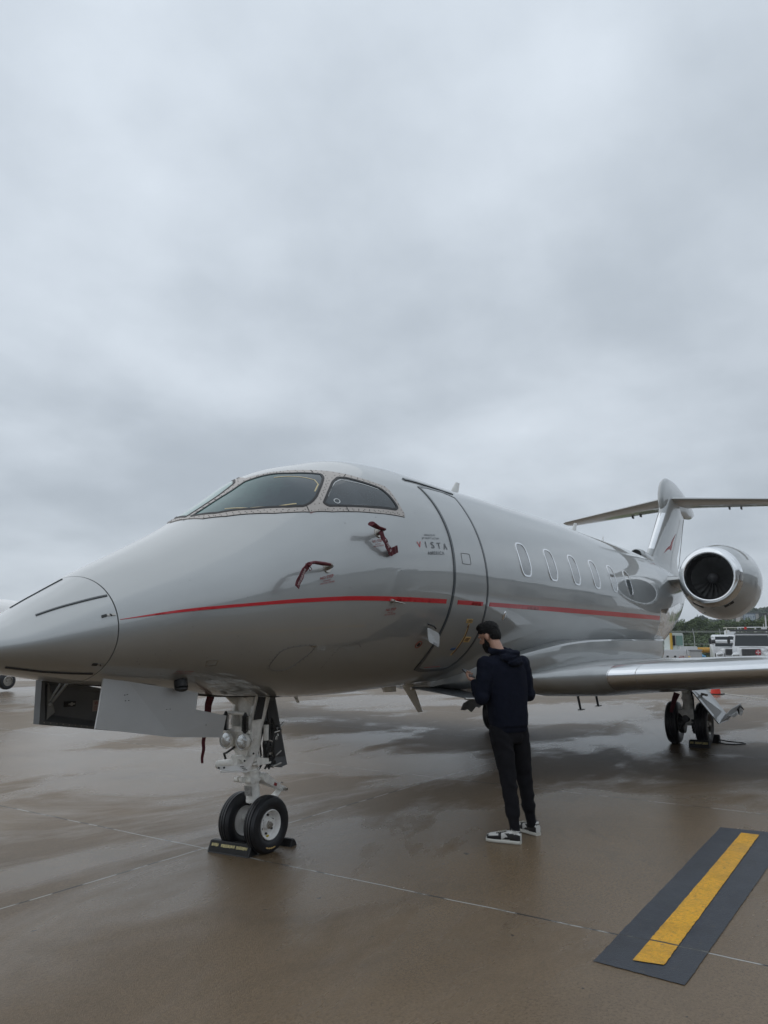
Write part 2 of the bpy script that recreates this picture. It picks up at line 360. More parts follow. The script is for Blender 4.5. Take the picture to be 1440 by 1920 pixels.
# thin far taxi lines on the apron
YL = ground_mat('faded_line_paint', (0.55, 0.50, 0.38), True)
sheet('pale_road_line', [(24, 3.2), (24.1, 3.2), (32, 9.0), (31.9, 9.1)], 0.004, YL)
# ================================================================== business jet
Y0 = 4.4
XS = [2.08, 2.13, 2.25, 2.5, 2.8, 3.05, 3.5, 3.85, 4.3, 4.7, 5.1, 5.6, 6.2, 7, 8, 10, 12, 13.5, 14.5, 16, 17.5, 19, 20.2, 20.6]
ZT = [1.545, 1.60, 1.655, 1.73, 1.903, 2.055, 2.286, 2.474, 2.762, 3.025, 3.161, 3.288, 3.33, 3.325, 3.338, 3.36, 3.335, 3.333, 3.32, 3.27, 3.18, 3.05, 2.92, 2.86]
ZB = [1.535, 1.50, 1.48, 1.445, 1.393, 1.355, 1.310, 1.262, 1.205, 1.180, 1.155, 1.147, 1.157, 1.17, 1.16, 1.128, 1.114, 1.13, 1.24, 1.66, 2.18, 2.56, 2.74, 2.79]
ZM = [1.54, 1.548, 1.56, 1.593, 1.644, 1.685, 1.78, 1.832, 1.915, 1.986, 2.055, 2.123, 2.165, 2.18, 2.187, 2.181, 2.155, 2.17, 2.22, 2.36, 2.55, 2.73, 2.81, 2.82]
WW = [0.01, 0.075, .16, .29, .42, .51, .66, .76, .87, .955, 1.03, 1.09, 1.14, 1.17, 1.18, 1.18, 1.17, 1.12, 1.04, .86, .60, .34, .13, .05]
fzt, fzb, fzm, fw_ = pchip(XS, ZT), pchip(XS, ZB), pchip(XS, ZM), pchip(XS, WW)
def S(X, ph, off=0.0):
    zt, zb, zm, wv = fzt(X), fzb(X), fzm(X), fw_(X); c, s = math.cos(R(ph)), math.sin(R(ph))
    p = Vector((X, Y0 - wv * c, zm + ((zt - zm) if s > 0 else (zm - zb)) * s))
    if off: p = p + SN(X, ph) * off
    return p
def SN(X, ph):
    e = 1e-2
    a = S(X + e, ph) - S(X - e, ph); b = S(X, ph + 0.5) - S(X, ph - 0.5); n = a.cross(b).normalized()
    c = S(X, ph) - Vector((X, Y0, fzm(X)))
    return n if n.dot(c) > 0 else -n
def phi_of_z(X, z):
    zt, zb, zm = fzt(X), fzb(X), fzm(X); v = (z - zm) / ((zt - zm) if z > zm else (zm - zb)); return math.degrees(math.asin(max(-1, min(1, v))))
jet = wroot('business_jet', (9.0, Y0, 0))
tag(jet, 'large silver twin-engine business jet with a thin red stripe parked on the wet concrete', 'business jet')

def hull(x0, x1, nx, name, m, parent=jet, seg=128, cap=True, off=0.0):
    bm = BM(); rings = []
    for i in range(nx + 1):
        X = lerp(x0, x1, i / nx)
        rings.append([S(X, k * 360 / seg, off) for k in range(seg)])
    loft(bm, rings, cap); return obj(name, bm, m, parent, angle=60)
fus = hull(3.0135, 20.6, 300, 'fuselage', PAINT)
# radome, denser towards its tip
bm = BM(); rings = []
for i in range(61):
    t = i / 60; X = 2.08 + (3.0065 - 2.08) * t ** 1.7
    rings.append([S(X, k * 360 / 128) for k in range(128)])
loft(bm, rings); radome = obj('nose_radome', bm, PAINT, jet, angle=60)
bm = BM(); rings = [[S(X, k * 5, -0.006) for k in range(72)] for X in (2.99, 3.03)]; loft(bm, rings, True); obj('radome_gap', bm, SEAM, radome)

K = 0.0205  # metres per degree, flattening phi for triangulation
def in_poly(x, y, P):
    c = False; j = len(P) - 1
    for i in range(len(P)):
        if (P[i][1] > y) != (P[j][1] > y) and x < (P[j][0] - P[i][0]) * (y - P[i][1]) / (P[j][1] - P[i][1]) + P[i][0]: c = not c
        j = i
    return c
def densify(P, step=0.03, closed=True):
    out = []
    for i in range(len(P) if closed else len(P) - 1):
        a = P[i]; b = P[(i + 1) % len(P)]; n = max(1, int(math.hypot(b[0] - a[0], b[1] - a[1]) / step))
        for k in range(n): out.append((lerp(a[0], b[0], k / n), lerp(a[1], b[1], k / n)))
    if not closed: out.append(P[-1])
    return out
def smooth_poly(P, it=2, closed=True):   # chaikin
    for _ in range(it):
        Q = [] if closed else [P[0]]
        for i in range(len(P) if closed else len(P) - 1):
            a = P[i]; b = P[(i + 1) % len(P)]
            Q += [(a[0] * .75 + b[0] * .25, a[1] * .75 + b[1] * .25), (a[0] * .25 + b[0] * .75, a[1] * .25 + b[1] * .75)]
        if not closed: Q.append(P[-1])
        P = Q
    return P
def patch_bm(poly, off, bm=None, holes=(), grid=0.035, mi=0, depth=0.012, step=0.03, fn=None):
    fn = fn or (lambda u, v, o: S(u, v / K, o))
    bm = bm or BM(); P = densify([(x, p * K) for x, p in poly], step); H = [densify([(x, p * K) for x, p in h], step) for h in holes]
    pts = []; edges = []
    for Q in [P] + H:
        b = len(pts); pts += Q; edges += [(b + i, b + (i + 1) % len(Q)) for i in range(len(Q))]
    nb = len(pts)
    xs = [p[0] for p in P]; ys = [p[1] for p in P]; x = min(xs) + grid / 2
    near = lambda x, y: any(abs(x - q[0]) < grid * .45 and abs(y - q[1]) < grid * .45 for q in pts[:nb])
    while x < max(xs):
        y = min(ys) + grid / 2
        while y < max(ys):
            if in_poly(x, y, P) and not any(in_poly(x, y, h) for h in H) and not near(x, y): pts.append((x, y))
            y += grid
        x += grid
    V, E, F, ov, oe, of = delaunay_2d_cdt([Vector(p) for p in pts], edges, [], 0, 1e-6)
    vs = [bm.verts.new(fn(v.x, v.y, off)) for v in V]; cnt = {}
    for f in F:
        cx = sum(V[i].x for i in f) / 3; cy = sum(V[i].y for i in f) / 3
        if in_poly(cx, cy, P) and not any(in_poly(cx, cy, h) for h in H):
            try: fc = bm.faces.new([vs[i] for i in f]); fc.material_index = mi
            except ValueError: continue
            for i in range(3): cnt.setdefault(tuple(sorted((f[i], f[(i + 1) % 3]))), []).append((f[i], f[(i + 1) % 3]))
    low = {}
    if depth:
        for k, l in cnt.items():
            if len(l) == 1:
                a, b = l[0]
                for q in (a, b):
                    if q not in low: low[q] = bm.verts.new(fn(V[q].x, V[q].y, off - depth))
                try: bm.faces.new((vs[b], vs[a], low[a], low[b])).material_index = mi
                except ValueError: pass
    for v in [v for v in bm.verts if not v.link_faces]: bm.verts.remove(v)
    return bm
def patch(name, poly, off, m, parent, **k): return obj(name, patch_bm(poly, off, **k), m, parent, angle=50)
def strip_bm(path, wd, off, bm=None, closed=False, depth=0.01, mi=0, step=0.03):
    bm = bm or BM(); P = densify([(x, p * K) for x, p in path], step, closed); n = len(P); rings = []
    for i, (x, v) in enumerate(P):
        a = P[(i - 1) % n] if closed else P[max(i - 1, 0)]; b = P[(i + 1) % n] if closed else P[min(i + 1, n - 1)]
        nn = SN(x, v / K); t = (S(b[0], b[1] / K) - S(a[0], a[1] / K)); t = t.normalized(); s = t.cross(nn).normalized()
        c = S(x, v / K); ww = (wd(x, v / K) if callable(wd) else wd) / 2
        rings.append([c + s * ww + nn * off, c - s * ww + nn * off, c - s * ww + nn * (off - depth), c + s * ww + nn * (off - depth)])
    if closed: rings.append(rings[0])
    loft(bm, rings, not closed, True, mi); return bm
def strip(name, path, wd, off, m, parent, **k): return obj(name, strip_bm(path, wd, off, **k), m, parent, angle=40)
def inset(P, d):      # shrink polygon given in (X,phi)
    Q = [(x, p * K) for x, p in P]; n = len(Q); A = sum(Q[i][0] * Q[(i + 1) % n][1] - Q[(i + 1) % n][0] * Q[i][1] for i in range(n)); sg = 1 if A > 0 else -1; out = []
    for i in range(n):
        a = Vector(Q[i - 1]); b = Vector(Q[i]); c = Vector(Q[(i + 1) % n]); t1 = (b - a).normalized(); t2 = (c - b).normalized()
        n1 = Vector((-t1.y, t1.x)) * sg; n2 = Vector((-t2.y, t2.x)) * sg; nn = (n1 + n2); nn = nn / max(0.35, nn.length ** 2 / 2) if nn.length > 1e-6 else n1
        q = b + nn * d; out.append((q.x, q.y / K))
    return out

def surf_text(name, txt, X, ph, h, m, parent, width=None, mapper=None, off=0.0035, space=1.0, ink=0.0, align='LEFT'):
    cd = bpy.data.curves.new('t', 'FONT'); cd.body = txt; cd.size = 1.0; cd.space_character = space; cd.offset = ink; cd.align_x = align; cd.resolution_u = 3
    o = bpy.data.objects.new('t', cd); COL.objects.link(o); dg = bpy.context.evaluated_depsgraph_get(); dg.update()
    me = bpy.data.meshes.new_from_object(o.evaluated_get(dg)); bpy.data.objects.remove(o)
    bm = BM(); bm.from_mesh(me); bpy.data.meshes.remove(me)
    # keep triangles small so they hug the curved skin
    xs = [v.co.x for v in bm.verts]; sx = (width / (max(xs) - min(xs))) if width else h / 0.7
    sy = h / 0.7
    mapper = mapper or (lambda u, v: S(X + u, ph + v / K, off))
    x0 = min(xs) if align == 'LEFT' else (min(xs) + max(xs)) / 2
    for v in bm.verts: v.co = mapper((v.co.x - x0) * sx, v.co.y * sy)
    return obj(name, bm, m, parent, smooth=False, normals=False)

# ---- cockpit windows: frame, seals, panes, both sides
WS = [(3.955, 88.3), (4.23, 88.4), (4.50, 86.9), (4.603, 80.5), (4.746, 70.7), (4.912, 65.1), (4.984, 62.4), (4.949, 58.5), (4.864, 54.3), (4.697, 46.8), (4.622, 44.7), (4.535, 44.5), (4.432, 48.5), (4.207, 59.9), (4.026, 73.9)]
SW = [(4.698, 42.8), (4.842, 49.3), (4.967, 54.7), (5.085, 57.8), (5.171, 56.5), (5.31, 50.8), (5.446, 45.3), (5.482, 40.9), (5.497, 35.4), (5.490, 32.8), (5.442, 31.8), (5.283, 33.6), (5.079, 35.8), (4.889, 37.7), (4.726, 39.8)]
FB = [(3.93, 90), (3.943, 77), (4.04, 66.5), (4.179, 57.4), (4.30, 50.5), (4.437, 45.0), (4.56, 40.5), (4.738, 36.8), (4.90, 35.1), (5.053, 33.6), (5.30, 30.9), (5.515, 28.4), (5.535, 30.5), (5.53, 34.8), (5.536, 43.2), (5.52, 46.4), (5.416, 49.8), (5.30, 54.8), (5.218, 59), (5.087, 64.7), (4.952, 68.6), (4.84, 72.3), (4.736, 76.4), (4.66, 80.5), (4.613, 83.8), (4.56, 90)]
mir = lambda P: [(x, 180 - p) for x, p in P][::-1]
FR = FB + mir(FB)[1:-1]
bm = patch_bm(FR, 0.005, grid=0.05, holes=[inset(q, 0.01) for q in (WS, SW, mir(WS), mir(SW))])
for sgn in (0, 1):   # rivet rows
    rows = [inset(FB, 0.013)[1:-1]] + [inset(q, -0.024) for q in (WS, SW)]
    for ri, row in enumerate(rows):
        dd = densify([(x, p * K) for x, p in row], 0.052, closed=ri > 0)
        for x, v in dd:
            ph = v / K; ph = 180 - ph if sgn else ph
            if not in_poly(x, v, [(a, b * K) for a, b in inset(FR, 0.004)]) and not sgn: continue
            nn = SN(x, ph); c = S(x, ph, 0.005); g = bmesh.ops.create_cone(bm, cap_ends=True, segments=7, radius1=0.0046, radius2=0.004, depth=0.003)
            bmesh.ops.transform(bm, matrix=Matrix.Translation(c + nn * 0.001) @ nn.to_track_quat('Z', 'Y').to_matrix().to_4x4(), verts=g['verts'])
            for f in {f for v2 in g['verts'] for f in v2.link_faces}: f.material_index = 1
frame = obj('cockpit_window_frame', bm, [FRAME, RIVET], fus, angle=50)
for q, nm in ((WS, 'windshield'), (SW, 'side_window')):
    for mi_ in (0, 1):
        P = mir(q) if mi_ else q
        # rounded corners: chaikin on the seal outline
        Pr = smooth_poly([(a, b / K) for a, b in densify([(x, p * K) for x, p in P], 0.045)], 1)
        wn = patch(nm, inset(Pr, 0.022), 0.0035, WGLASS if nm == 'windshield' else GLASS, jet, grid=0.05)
        bmS = patch_bm(Pr, 0.008, holes=[inset(Pr, 0.024)], grid=0.2); obj('seal', bmS, BLACK, wn, angle=50)
        if not mi_:
            if nm == 'windshield':
                bmG = strip_bm([(4.105, 73.3), (4.201, 62.4), (4.35, 53.8), (4.499, 48.6)], 0.011, 0.0055); strip_bm([(4.60, 72.6), (4.673, 68.4), (4.771, 63.0), (4.83, 58.5), (4.812, 54.6), (4.717, 50.6)], 0.011, 0.0055, bmG)
                obj('gold_edge_line', bmG, GOLD, wn)
            else:
                bmG = strip_bm([(4.796, 45.6), (4.90, 50.5), (5.0, 53.9), (5.085, 55.0), (5.267, 49.4), (5.40, 44.6)], 0.007, 0.0055); strip_bm([(4.80, 39.7), (5.088, 36.9), (5.35, 33.9)], 0.007, 0.0055, bmG)
                obj('edge_line', bmG, mat('pale_edge', (0.6, 0.62, 0.62), 0.4), wn)
                obj('vent_ring', strip_bm([(4.845 + 0.028 * math.cos(a * .5236), 41.8 + 1.35 * math.sin(a * .5236)) for a in range(12)], 0.007, 0.0055, closed=True), mat('pale_edge', (0.6, 0.62, 0.62), 0.4), wn)
# thin joint lines round the frame
obj('frame_joint', strip_bm([p for p in FB[1:]] + [], 0.006, 0.0035), SEAM, frame)
obj('frame_joint', strip_bm([(4.56, 45.6), (4.545, 41.2)], 0.006, 0.0065), SEAM, frame); obj('frame_joint', strip_bm([(4.90, 38.0), (4.895, 35.2)], 0.006, 0.0065), SEAM, frame)
obj('frame_joint', strip_bm([(4.955, 68.4), (4.93, 65.4)], 0.006, 0.0065), SEAM, frame); obj('frame_joint', strip_bm([(5.218, 58.8), (5.16, 57.0)], 0.006, 0.0065), SEAM, frame)

# ---- cabin door
DF = [(6.118, 50.9), (6.122, 45.7), (6.115, 36.3), (6.106, 26.1), (6.096, 16.6), (6.078, 6.9), (6.065, 0.4), (6.05, -7.8), (6.035, -18.3), (6.025, -28.2), (6.03, -37.9), (6.055, -46), (6.11, -53.2)]
DA = [(6.629, -54.3), (6.70, -52.6), (6.74, -49), (6.745, -42.0), (6.735, -32.5), (6.70, -21.3), (6.68, -11.0), (6.665, -1.0), (6.66, 7.0), (6.655, 17.3), (6.665, 27.6), (6.702, 40.0), (6.80, 52.0)]
door = patch('cabin_door', inset(DF + DA, 0.0), 0.004, PAINT, jet, grid=0.06)
strip('door_seal', smooth_poly(DF + DA, 1), lambda x, p: 0.028 if p > -38 else lerp(0.028, 0.05, min(1, (-38 - p) / 12)), 0.0075, BAND, door, closed=True)
strip('rain_gutter', [(5.997, 55.3), (6.863, 54.1)], 0.035, 0.012, BAND, fus, depth=0.02)
# small hatch outline on the door and other panel outlines
OUTL = mat('panel_line', (0.16, 0.165, 0.165), 0.5)
def outline(name, P, wd=0.005, m=OUTL, parent=fus, off=0.003, sm=1): return obj(name, strip_bm(smooth_poly(P, sm), wd, off, closed=True), m, parent)
outline('handle_panel', [(6.217, 11.9), (6.227, 12.3), (6.362, 12.3), (6.372, 11.9), (6.372, 7.7), (6.362, 7.3), (6.227, 7.3), (6.217, 7.7)], parent=door, off=0.0065)
outline('belly_hatch', [(4.20, -44), (4.19, -35), (4.22, -28.5), (4.44, -27.5), (4.53, -29.5), (4.45, -38), (4.38, -46)], 0.003, sm=2)
def join_into(o, bm, m):
    if m.name not in [q.name for q in o.data.materials]: o.data.materials.append(m)
    mi = [q.name for q in o.data.materials].index(m.name); b2 = BM(); b2.from_mesh(o.data); n0 = len(b2.faces)
    tm = bpy.data.meshes.new('t'); bm.to_mesh(tm); bm.free(); b2.from_mesh(tm); b2.faces.ensure_lookup_table()
    for q in b2.faces[n0:]: q.material_index = mi
    b2.to_mesh(o.data); b2.free()
def dots(name, P, step, par=fus, off=0.003, closed=False, m=OUTL):
    b2 = BM()
    for x, v in densify([(x, p * K) for x, p in P], step, closed):
        nn = SN(x, v / K); c = S(x, v / K, off); g = bmesh.ops.create_cone(b2, cap_ends=True, segments=6, radius1=0.004, radius2=0.004, depth=0.002); bmesh.ops.transform(b2, matrix=Matrix.Translation(c) @ nn.to_track_quat('Z', 'Y').to_matrix().to_4x4(), verts=g['verts'])
    join_into(fus, b2, m)
BHP = smooth_poly([(4.20, -44), (4.19, -35), (4.22, -28.5), (4.44, -27.5), (4.53, -29.5), (4.45, -38), (4.38, -46)], 2)
dots('hatch_screws', inset(BHP, -0.012), 0.035, closed=True)
dots('hatch_screws', smooth_poly([(4.73, -44), (4.74, -34), (4.80, -29.5), (4.95, -29), (5.00, -31.5)], 2, False), 0.03)
patch('hatch_latch', [(4.47, -27.9), (4.52, -28.3), (4.52, -29.3), (4.47, -28.9)], 0.005, STEEL, fus, grid=0.3)
random.seed(12); b3 = BM()
for k in range(60):      # flush screws and dirt specks low on the nose
    x = random.uniform(3.1, 6.0); p = random.uniform(-62, 40) if k > 40 else random.uniform(-60, -25); r_ = random.uniform(.002, .0035); nn = SN(x, p); g = bmesh.ops.create_cone(b3, cap_ends=True, segments=6, radius1=r_, radius2=r_, depth=0.002); bmesh.ops.transform(b3, matrix=Matrix.Translation(S(x, p, .001)) @ nn.to_track_quat('Z', 'Y').to_matrix().to_4x4(), verts=g['verts'])
join_into(fus, b3, OUTL)
surf_text('small_stencil', 'EMERGENCY ESCAPE', 4.545, 39.8, 0.010, REDTXT, fus, width=0.13)
bm = BM(); g = bmesh.ops.create_uvsphere(bm, u_segments=12, v_segments=8, radius=0.035); nn = SN(7.125, -18); bmesh.ops.transform(bm, matrix=Matrix.Translation(S(7.125, -18)) @ nn.to_track_quat('Z', 'Y').to_matrix().to_4x4() @ Matrix.Diagonal((0.8, 1.4, 0.4, 1)), verts=g['verts']); obj('drain_vent', bm, CHROME, fus)

# ---- cabin windows
for i in range(7):
    xc = 7.603 + 0.764 * i
    for s_ in (0, 1):
        hw, hh_ = 0.138, 9.6
        P = []
        for k in range(28):
            a = 2 * math.pi * k / 28; e = 0.62
            cx, sx = math.cos(a), math.sin(a)
            P.append((xc + hw * math.copysign(abs(cx) ** e, cx), 14.6 + hh_ * math.copysign(abs(sx) ** e, sx)))
        if s_: P = mir(P)
        if i == 6 and not s_: continue
        wn = patch('cabin_window', inset(P, 0.018), 0.002, PANE, jet, grid=0.08)
        obj('window_rim', patch_bm(P, 0.007, holes=[inset(P, 0.018)], grid=0.3), CHROME, wn, angle=50)

# ---- red stripe in three lengths
zl = lambda X, z: phi_of_z(X, z)
ZTT = pchip([3.015,3.4,3.9,4.315,4.828,5.4,5.964,6.711,8.55,13.3],[1.7515,1.822,1.881,1.925,1.962,1.977,1.983,1.986,1.9995,2.02])
ZBB = pchip([3.015,3.4,3.9,4.315,4.828,5.4,5.976,6.729,8.582,13.3],[1.7495,1.805,1.860,1.896,1.929,1.940,1.945,1.948,1.948,1.952])
ST_ = [(3.02, 11.1), (3.251, 7.6), (3.55, 5.5), (3.9, 3.6), (4.315, 0.6), (4.828, -4.2), (5.3, -7.0), (5.964, -10.3)]
SB_ = [(3.02, 10.9), (3.25, 6.75), (3.55, 4.2), (3.9, 2.0), (4.316, -1.2), (4.832, -6.2), (5.3, -9.2), (5.976, -12.7)]
ST = [(3.02 + i * .147, phi_of_z(3.02 + i * .147, ZTT(3.02 + i * .147))) for i in range(21)]; SB = [(3.02 + i * .147, phi_of_z(3.02 + i * .147, ZBB(3.02 + i * .147))) for i in range(21)]
patch('red_stripe', densify(ST, .1, False) + densify(SB, .1, False)[::-1], 0.003, RED, fus, grid=0.2)
patch('red_stripe', [(x, phi_of_z(x, f(x))) for x, f in ((6.145, ZTT), (6.38, ZTT), (6.61, ZTT), (6.61, ZBB), (6.38, ZBB), (6.145, ZBB))], 0.0065, RED, door, grid=0.2)
T3 = [(6.75, -10.9), (8.55, -10.3), (10.4, -9.5), (12.0, -8.4), (13.15, -7.6)]; B3 = [(6.75, -13.4), (8.582, -13.4), (10.4, -12.6), (12.0, -11.6), (13.15, -11.0)]
T3 = [(6.75 + i * .4, phi_of_z(6.75 + i * .4, ZTT(6.75 + i * .4))) for i in range(17)]; B3 = [(6.75 + i * .4, phi_of_z(6.75 + i * .4, ZBB(6.75 + i * .4))) for i in range(17)]
patch('red_stripe', densify(T3, .15, False) + densify(B3, .15, False)[::-1], 0.003, RED, fus, grid=0.3)

# ---- lettering
surf_text('lettering', 'OPERATED BY', 5.70, 19.4, 0.015, GREYTXT, fus, width=0.17, ink=.01)
surf_text('lettering', 'JET SELECT LLC DBA', 5.655, 18.0, 0.015, GREYTXT, fus, width=0.26, ink=.01)
surf_text('lettering', 'V', 5.565, 14.0, 0.058, RED, fus, width=0.055)
for i, ch in enumerate('ISTA'): surf_text('lettering', ch, 5.672 + 0.092 * i - (0.012 if ch == 'I' else 0) * -1, 14.0 - 0.22 * i, 0.058, GREYTXT, fus, width={'I': 0.010, 'S': 0.046, 'T': 0.052, 'A': 0.058}[ch], ink=.012)
surf_text('lettering', 'AMERICA', 5.69, 10.9, 0.030, GREYTXT, fus, width=0.25, space=1.25, ink=.012)
def nostep(X, ph, k=1.0, a='NO STEP', par=fus, off=0.0035):
    surf_text('warning_lettering', a, X, ph, 0.026 * k, REDTXT, par, width=0.125 * k, off=off, ink=0.01)
    surf_text('warning_lettering', 'DANGER', X + 0.025 * k, ph - 1.15 * k, 0.013 * k, REDTXT, par, width=0.07 * k, off=off)
    surf_text('warning_lettering', 'HEATED PROBE', X - 0.005, ph - 2.2 * k, 0.014 * k, REDTXT, par, width=0.135 * k, off=off)
nostep(4.443, 7.6); nostep(5.135, -13.1); nostep(3.515, -48.4); nostep(5.02, 18.6, 0.9)

# ---- radome strips and latches
strip('lightning_strip', [(2.647, 54.1), (2.83, 46), (3.0, 39.3)], 0.012, 0.006, BAND, radome)
strip('lightning_strip', [(2.50, -50), (2.60, -53), (2.708, -54.7), (2.86, -53.6), (2.99, -51.8)], 0.012, 0.006, SEAM, radome)
strip('lightning_strip', [(2.70, 113), (2.85, 105), (2.99, 98)], 0.008, 0.006, BAND, radome)
def latch(X0, X1, p0, p1):
    patch('latch', [(X0, p0 + 1.2), (X0 + 0.028, p0 + 1.2), (X0 + 0.028, p0 - 1.3), (X0, p0 - 1.3)], 0.006, DARK, radome, grid=0.2)
    patch('latch', [(X0 + 0.03, p0 + 0.8), (X1, p1 + 0.8), (X1, p1 - 0.8), (X0 + 0.03, p0 - 0.9)], 0.006, STEEL, radome, grid=0.2)
    outline('latch_slot', [(X0 + 0.045, p0 + 0.4), (X1 - 0.02, p1 + 0.4), (X1 - 0.02, p1 - 0.4), (X0 + 0.045, p0 - 0.4)], 0.004, SEAM, radome, 0.008)
latch(2.925, 3.0, 19.0, 17.3); latch(2.930, 3.0, -37.2, -38.4)
# lower side: grip outline and flush probe
outline('service_panel', [(3.665, -36.6), (3.745, -36.4), (3.76, -41.0), (3.685, -41.4)], 0.006, STEEL, sm=0)
bm = BM(); cyl(bm, S(3.64, -60, -0.02), S(3.64, -60, 0.05), 0.045, 18); sphere(bm, S(3.64, -60, 0.055), 0.043, sc_=(1, 1, 0.5)); obj('angle_probe', bm, DARK, fus)
# ---- static ring, decals on the door
obj('static_port', strip_bm([(5.784 + 0.04 * math.cos(a * .5236), -33.6 + 1.9 * math.sin(a * .5236)) for a in range(12)], 0.006, 0.004, closed=True), mat('ring_red', (0.35, 0.07, 0.04), 0.5), fus)
bm = BM(); cyl(bm, S(5.784, -33.6, -0.01), S(5.784, -33.6, 0.006), 0.017, 14); obj('static_hole', bm, DARK, fus)
patch('open_placard', [(6.385, -20.1), (6.50, -20.2), (6.51, -22.4), (6.395, -22.3)], 0.0065, YEL, door, grid=0.3)
surf_text('placard_lettering', 'OPEN', 6.398, -21.9, 0.032, mat('brown_text', (0.10, 0.04, 0.02), 0.5), door, width=0.095, off=0.010, ink=0.015)
strip('arrow_border', [(6.452, -22.8), (6.475, -26), (6.49, -30), (6.492, -34.6), (6.49, -38.5), (6.478, -42.4)], 0.026, 0.0065, YEL, door)
strip('arrow', [(6.458, -24.2), (6.475, -26), (6.49, -30), (6.492, -34.6), (6.49, -38.5), (6.48, -41.6)], 0.010, 0.010, mat('brown_text', (0.10, 0.04, 0.02), 0.5), door)
patch('arrow_head', [(6.453, -22.95), (6.472, -24.9), (6.447, -24.8)], 0.0105, mat('brown_text', (0.1, 0.04, 0.02), 0.5), door, grid=0.3)
patch('notice_placard', [(6.508, -30.3), (6.622, -30.6), (6.635, -33.9), (6.522, -33.7)], 0.0065, YEL, door, grid=0.3)
for k in range(3): strip('placard_line', [(6.53, -31.2 - k * 0.75), (6.60, -31.35 - k * 0.75)], 0.006, 0.0105, mat('brown_text', (0.1, 0.04, 0.02), 0.5), door)
patch('blue_tab', [(6.385, -37.5), (6.468, -37.2), (6.47, -38.5), (6.385, -38.6)], 0.0065, BLUE, door, grid=0.3)
strip('red_line', [(6.22, -50.9), (6.50, -51.1)], 0.005, 0.0065, REDTXT, door)
# open service card hanging from its hinge
pc = [S(5.732, -22.9, 0.03), S(5.929, -26.2, 0.05), S(5.945, -31.9, 0.10), S(5.745, -28.6, 0.09)]
bm = BM(); mid = sum(pc, Vector()) / 4
def rounded(pts, r=0.2, n=3):
    out = []; m = len(pts)
    for i in range(m):
        a, b, c = pts[i - 1], pts[i], pts[(i + 1) % m]
        p0 = b.lerp(a, r); p1 = b.lerp(c, r)
        for k in range(n + 1): t = k / n; out.append(p0.lerp(b, t).lerp(b.lerp(p1, t), t))
    return out
plate(bm, rounded(pc), 0.006, SN(5.83, -27)); card = obj('service_flap', bm, mat('pale_flap', (0.50, 0.52, 0.53), 0.4), jet, smooth=False)
ux = (pc[1] - pc[0]).normalized(); vy = (pc[0] - pc[3]).normalized(); nr = ux.cross(vy).normalized()
if nr.dot(SN(5.83, -27)) < 0: nr = -nr
surf_text('flap_lettering', 'Refuel', 0, 0, 0.032, GREYTXT, card, width=0.085, mapper=lambda u, v: mid + ux * (0.065 - u) + vy * (-0.04 - v) + nr * 0.005)
surf_text('flap_lettering', 'PANEL ACCESS', 0, 0, 0.008, GREYTXT, card, width=0.085, mapper=lambda u, v: mid + ux * (0.045 - u) + vy * (0.055 - v) + nr * 0.005)
bm = BM(); tube(bm, [S(5.77, -22.0, 0.0), S(5.80, -22.2, 0.05), S(5.84, -23.4, 0.05)], 0.008, 8); obj('flap_hinge', bm, DARK, card)

# ---- wing-body fairing
FXS = [7.05, 7.3, 7.7, 8.2, 8.8, 9.5, 10.5, 12, 12.8, 13.6, 14.4, 15.3]
FWD = [0.30, 0.62, 0.90, 1.08, 1.19, 1.24, 1.26, 1.26, 1.22, 1.06, 0.84, 0.5]
FZT = [1.25, 1.34, 1.44, 1.53, 1.60, 1.63, 1.64, 1.64, 1.64, 1.66, 1.72, 1.85]
FZB = [1.17, 1.12, 1.065, 1.01, 0.975, 0.955, 0.95, 0.95, 0.96, 1.00, 1.12, 1.45]
f1, f2, f3 = pchip(FXS, FWD), pchip(FXS, FZT), pchip(FXS, FZB)
bm = BM(); rings = []
for i in range(97):
    X = lerp(7.05, 15.3, i / 96); wv, zt, zb = f1(X), f2(X), f3(X); ring = []
    prof = []
    for k in range(13):      # side wall and rounded belly, port half then mirrored
        a = math.pi / 2 * k / 12; prof.append((wv * math.sin(a) ** 0.62 if a > 0 else 0, zb + (zt - 0.10 - zb) * (1 - math.cos(a) ** 0.85 if a < math.pi / 2 else 1)))
    prof += [(wv * 1.0, zt - 0.02), (wv * 0.985, zt), (wv * 0.9, zt + 0.004), (wv * 0.6, zt + 0.03)]
    ring = [Vector((X, Y0 - y, z)) for y, z in prof] + [Vector((X, Y0 + y, z)) for y, z in prof[::-1][:-1]]
    rings.append(ring)
loft(bm, rings); fair = obj('wing_fairing', bm, PAINT, jet, angle=40)
bm = BM(); c = Vector((7.74, Y0 - 0.93, 1.215)); g = bmesh.ops.create_uvsphere(bm, u_segments=20, v_segments=12, radius=0.12)
bmesh.ops.transform(bm, matrix=Matrix.Translation(c) @ Matrix.Rotation(R(-38), 4, 'Z') @ Matrix.Diagonal((1.0, 0.22, 0.38, 1)), verts=g['verts']); obj('air_inlet', bm, BAY, fair)
# open belly hatch ahead of the fairing
bm = BM(); plate(bm, [(6.75, 4.15, 1.16), (7.45, 4.15, 1.13), (7.62, 3.62, 1.02), (6.90, 3.62, 1.07)], 0.012, (0, 0.2, 1)); bh = obj('belly_access_panel', bm, DGREY, jet, smooth=False)
bm = BM()
for a, b in (((6.75, 4.15, 1.15), (7.45, 4.15, 1.12)), ((6.90, 3.62, 1.06), (7.62, 3.62, 1.01)), ((7.0, 4.15, 1.14), (7.2, 3.62, 1.04))): tube(bm, [a, b], 0.012, 6)
obj('panel_rail', bm, STEEL, bh)

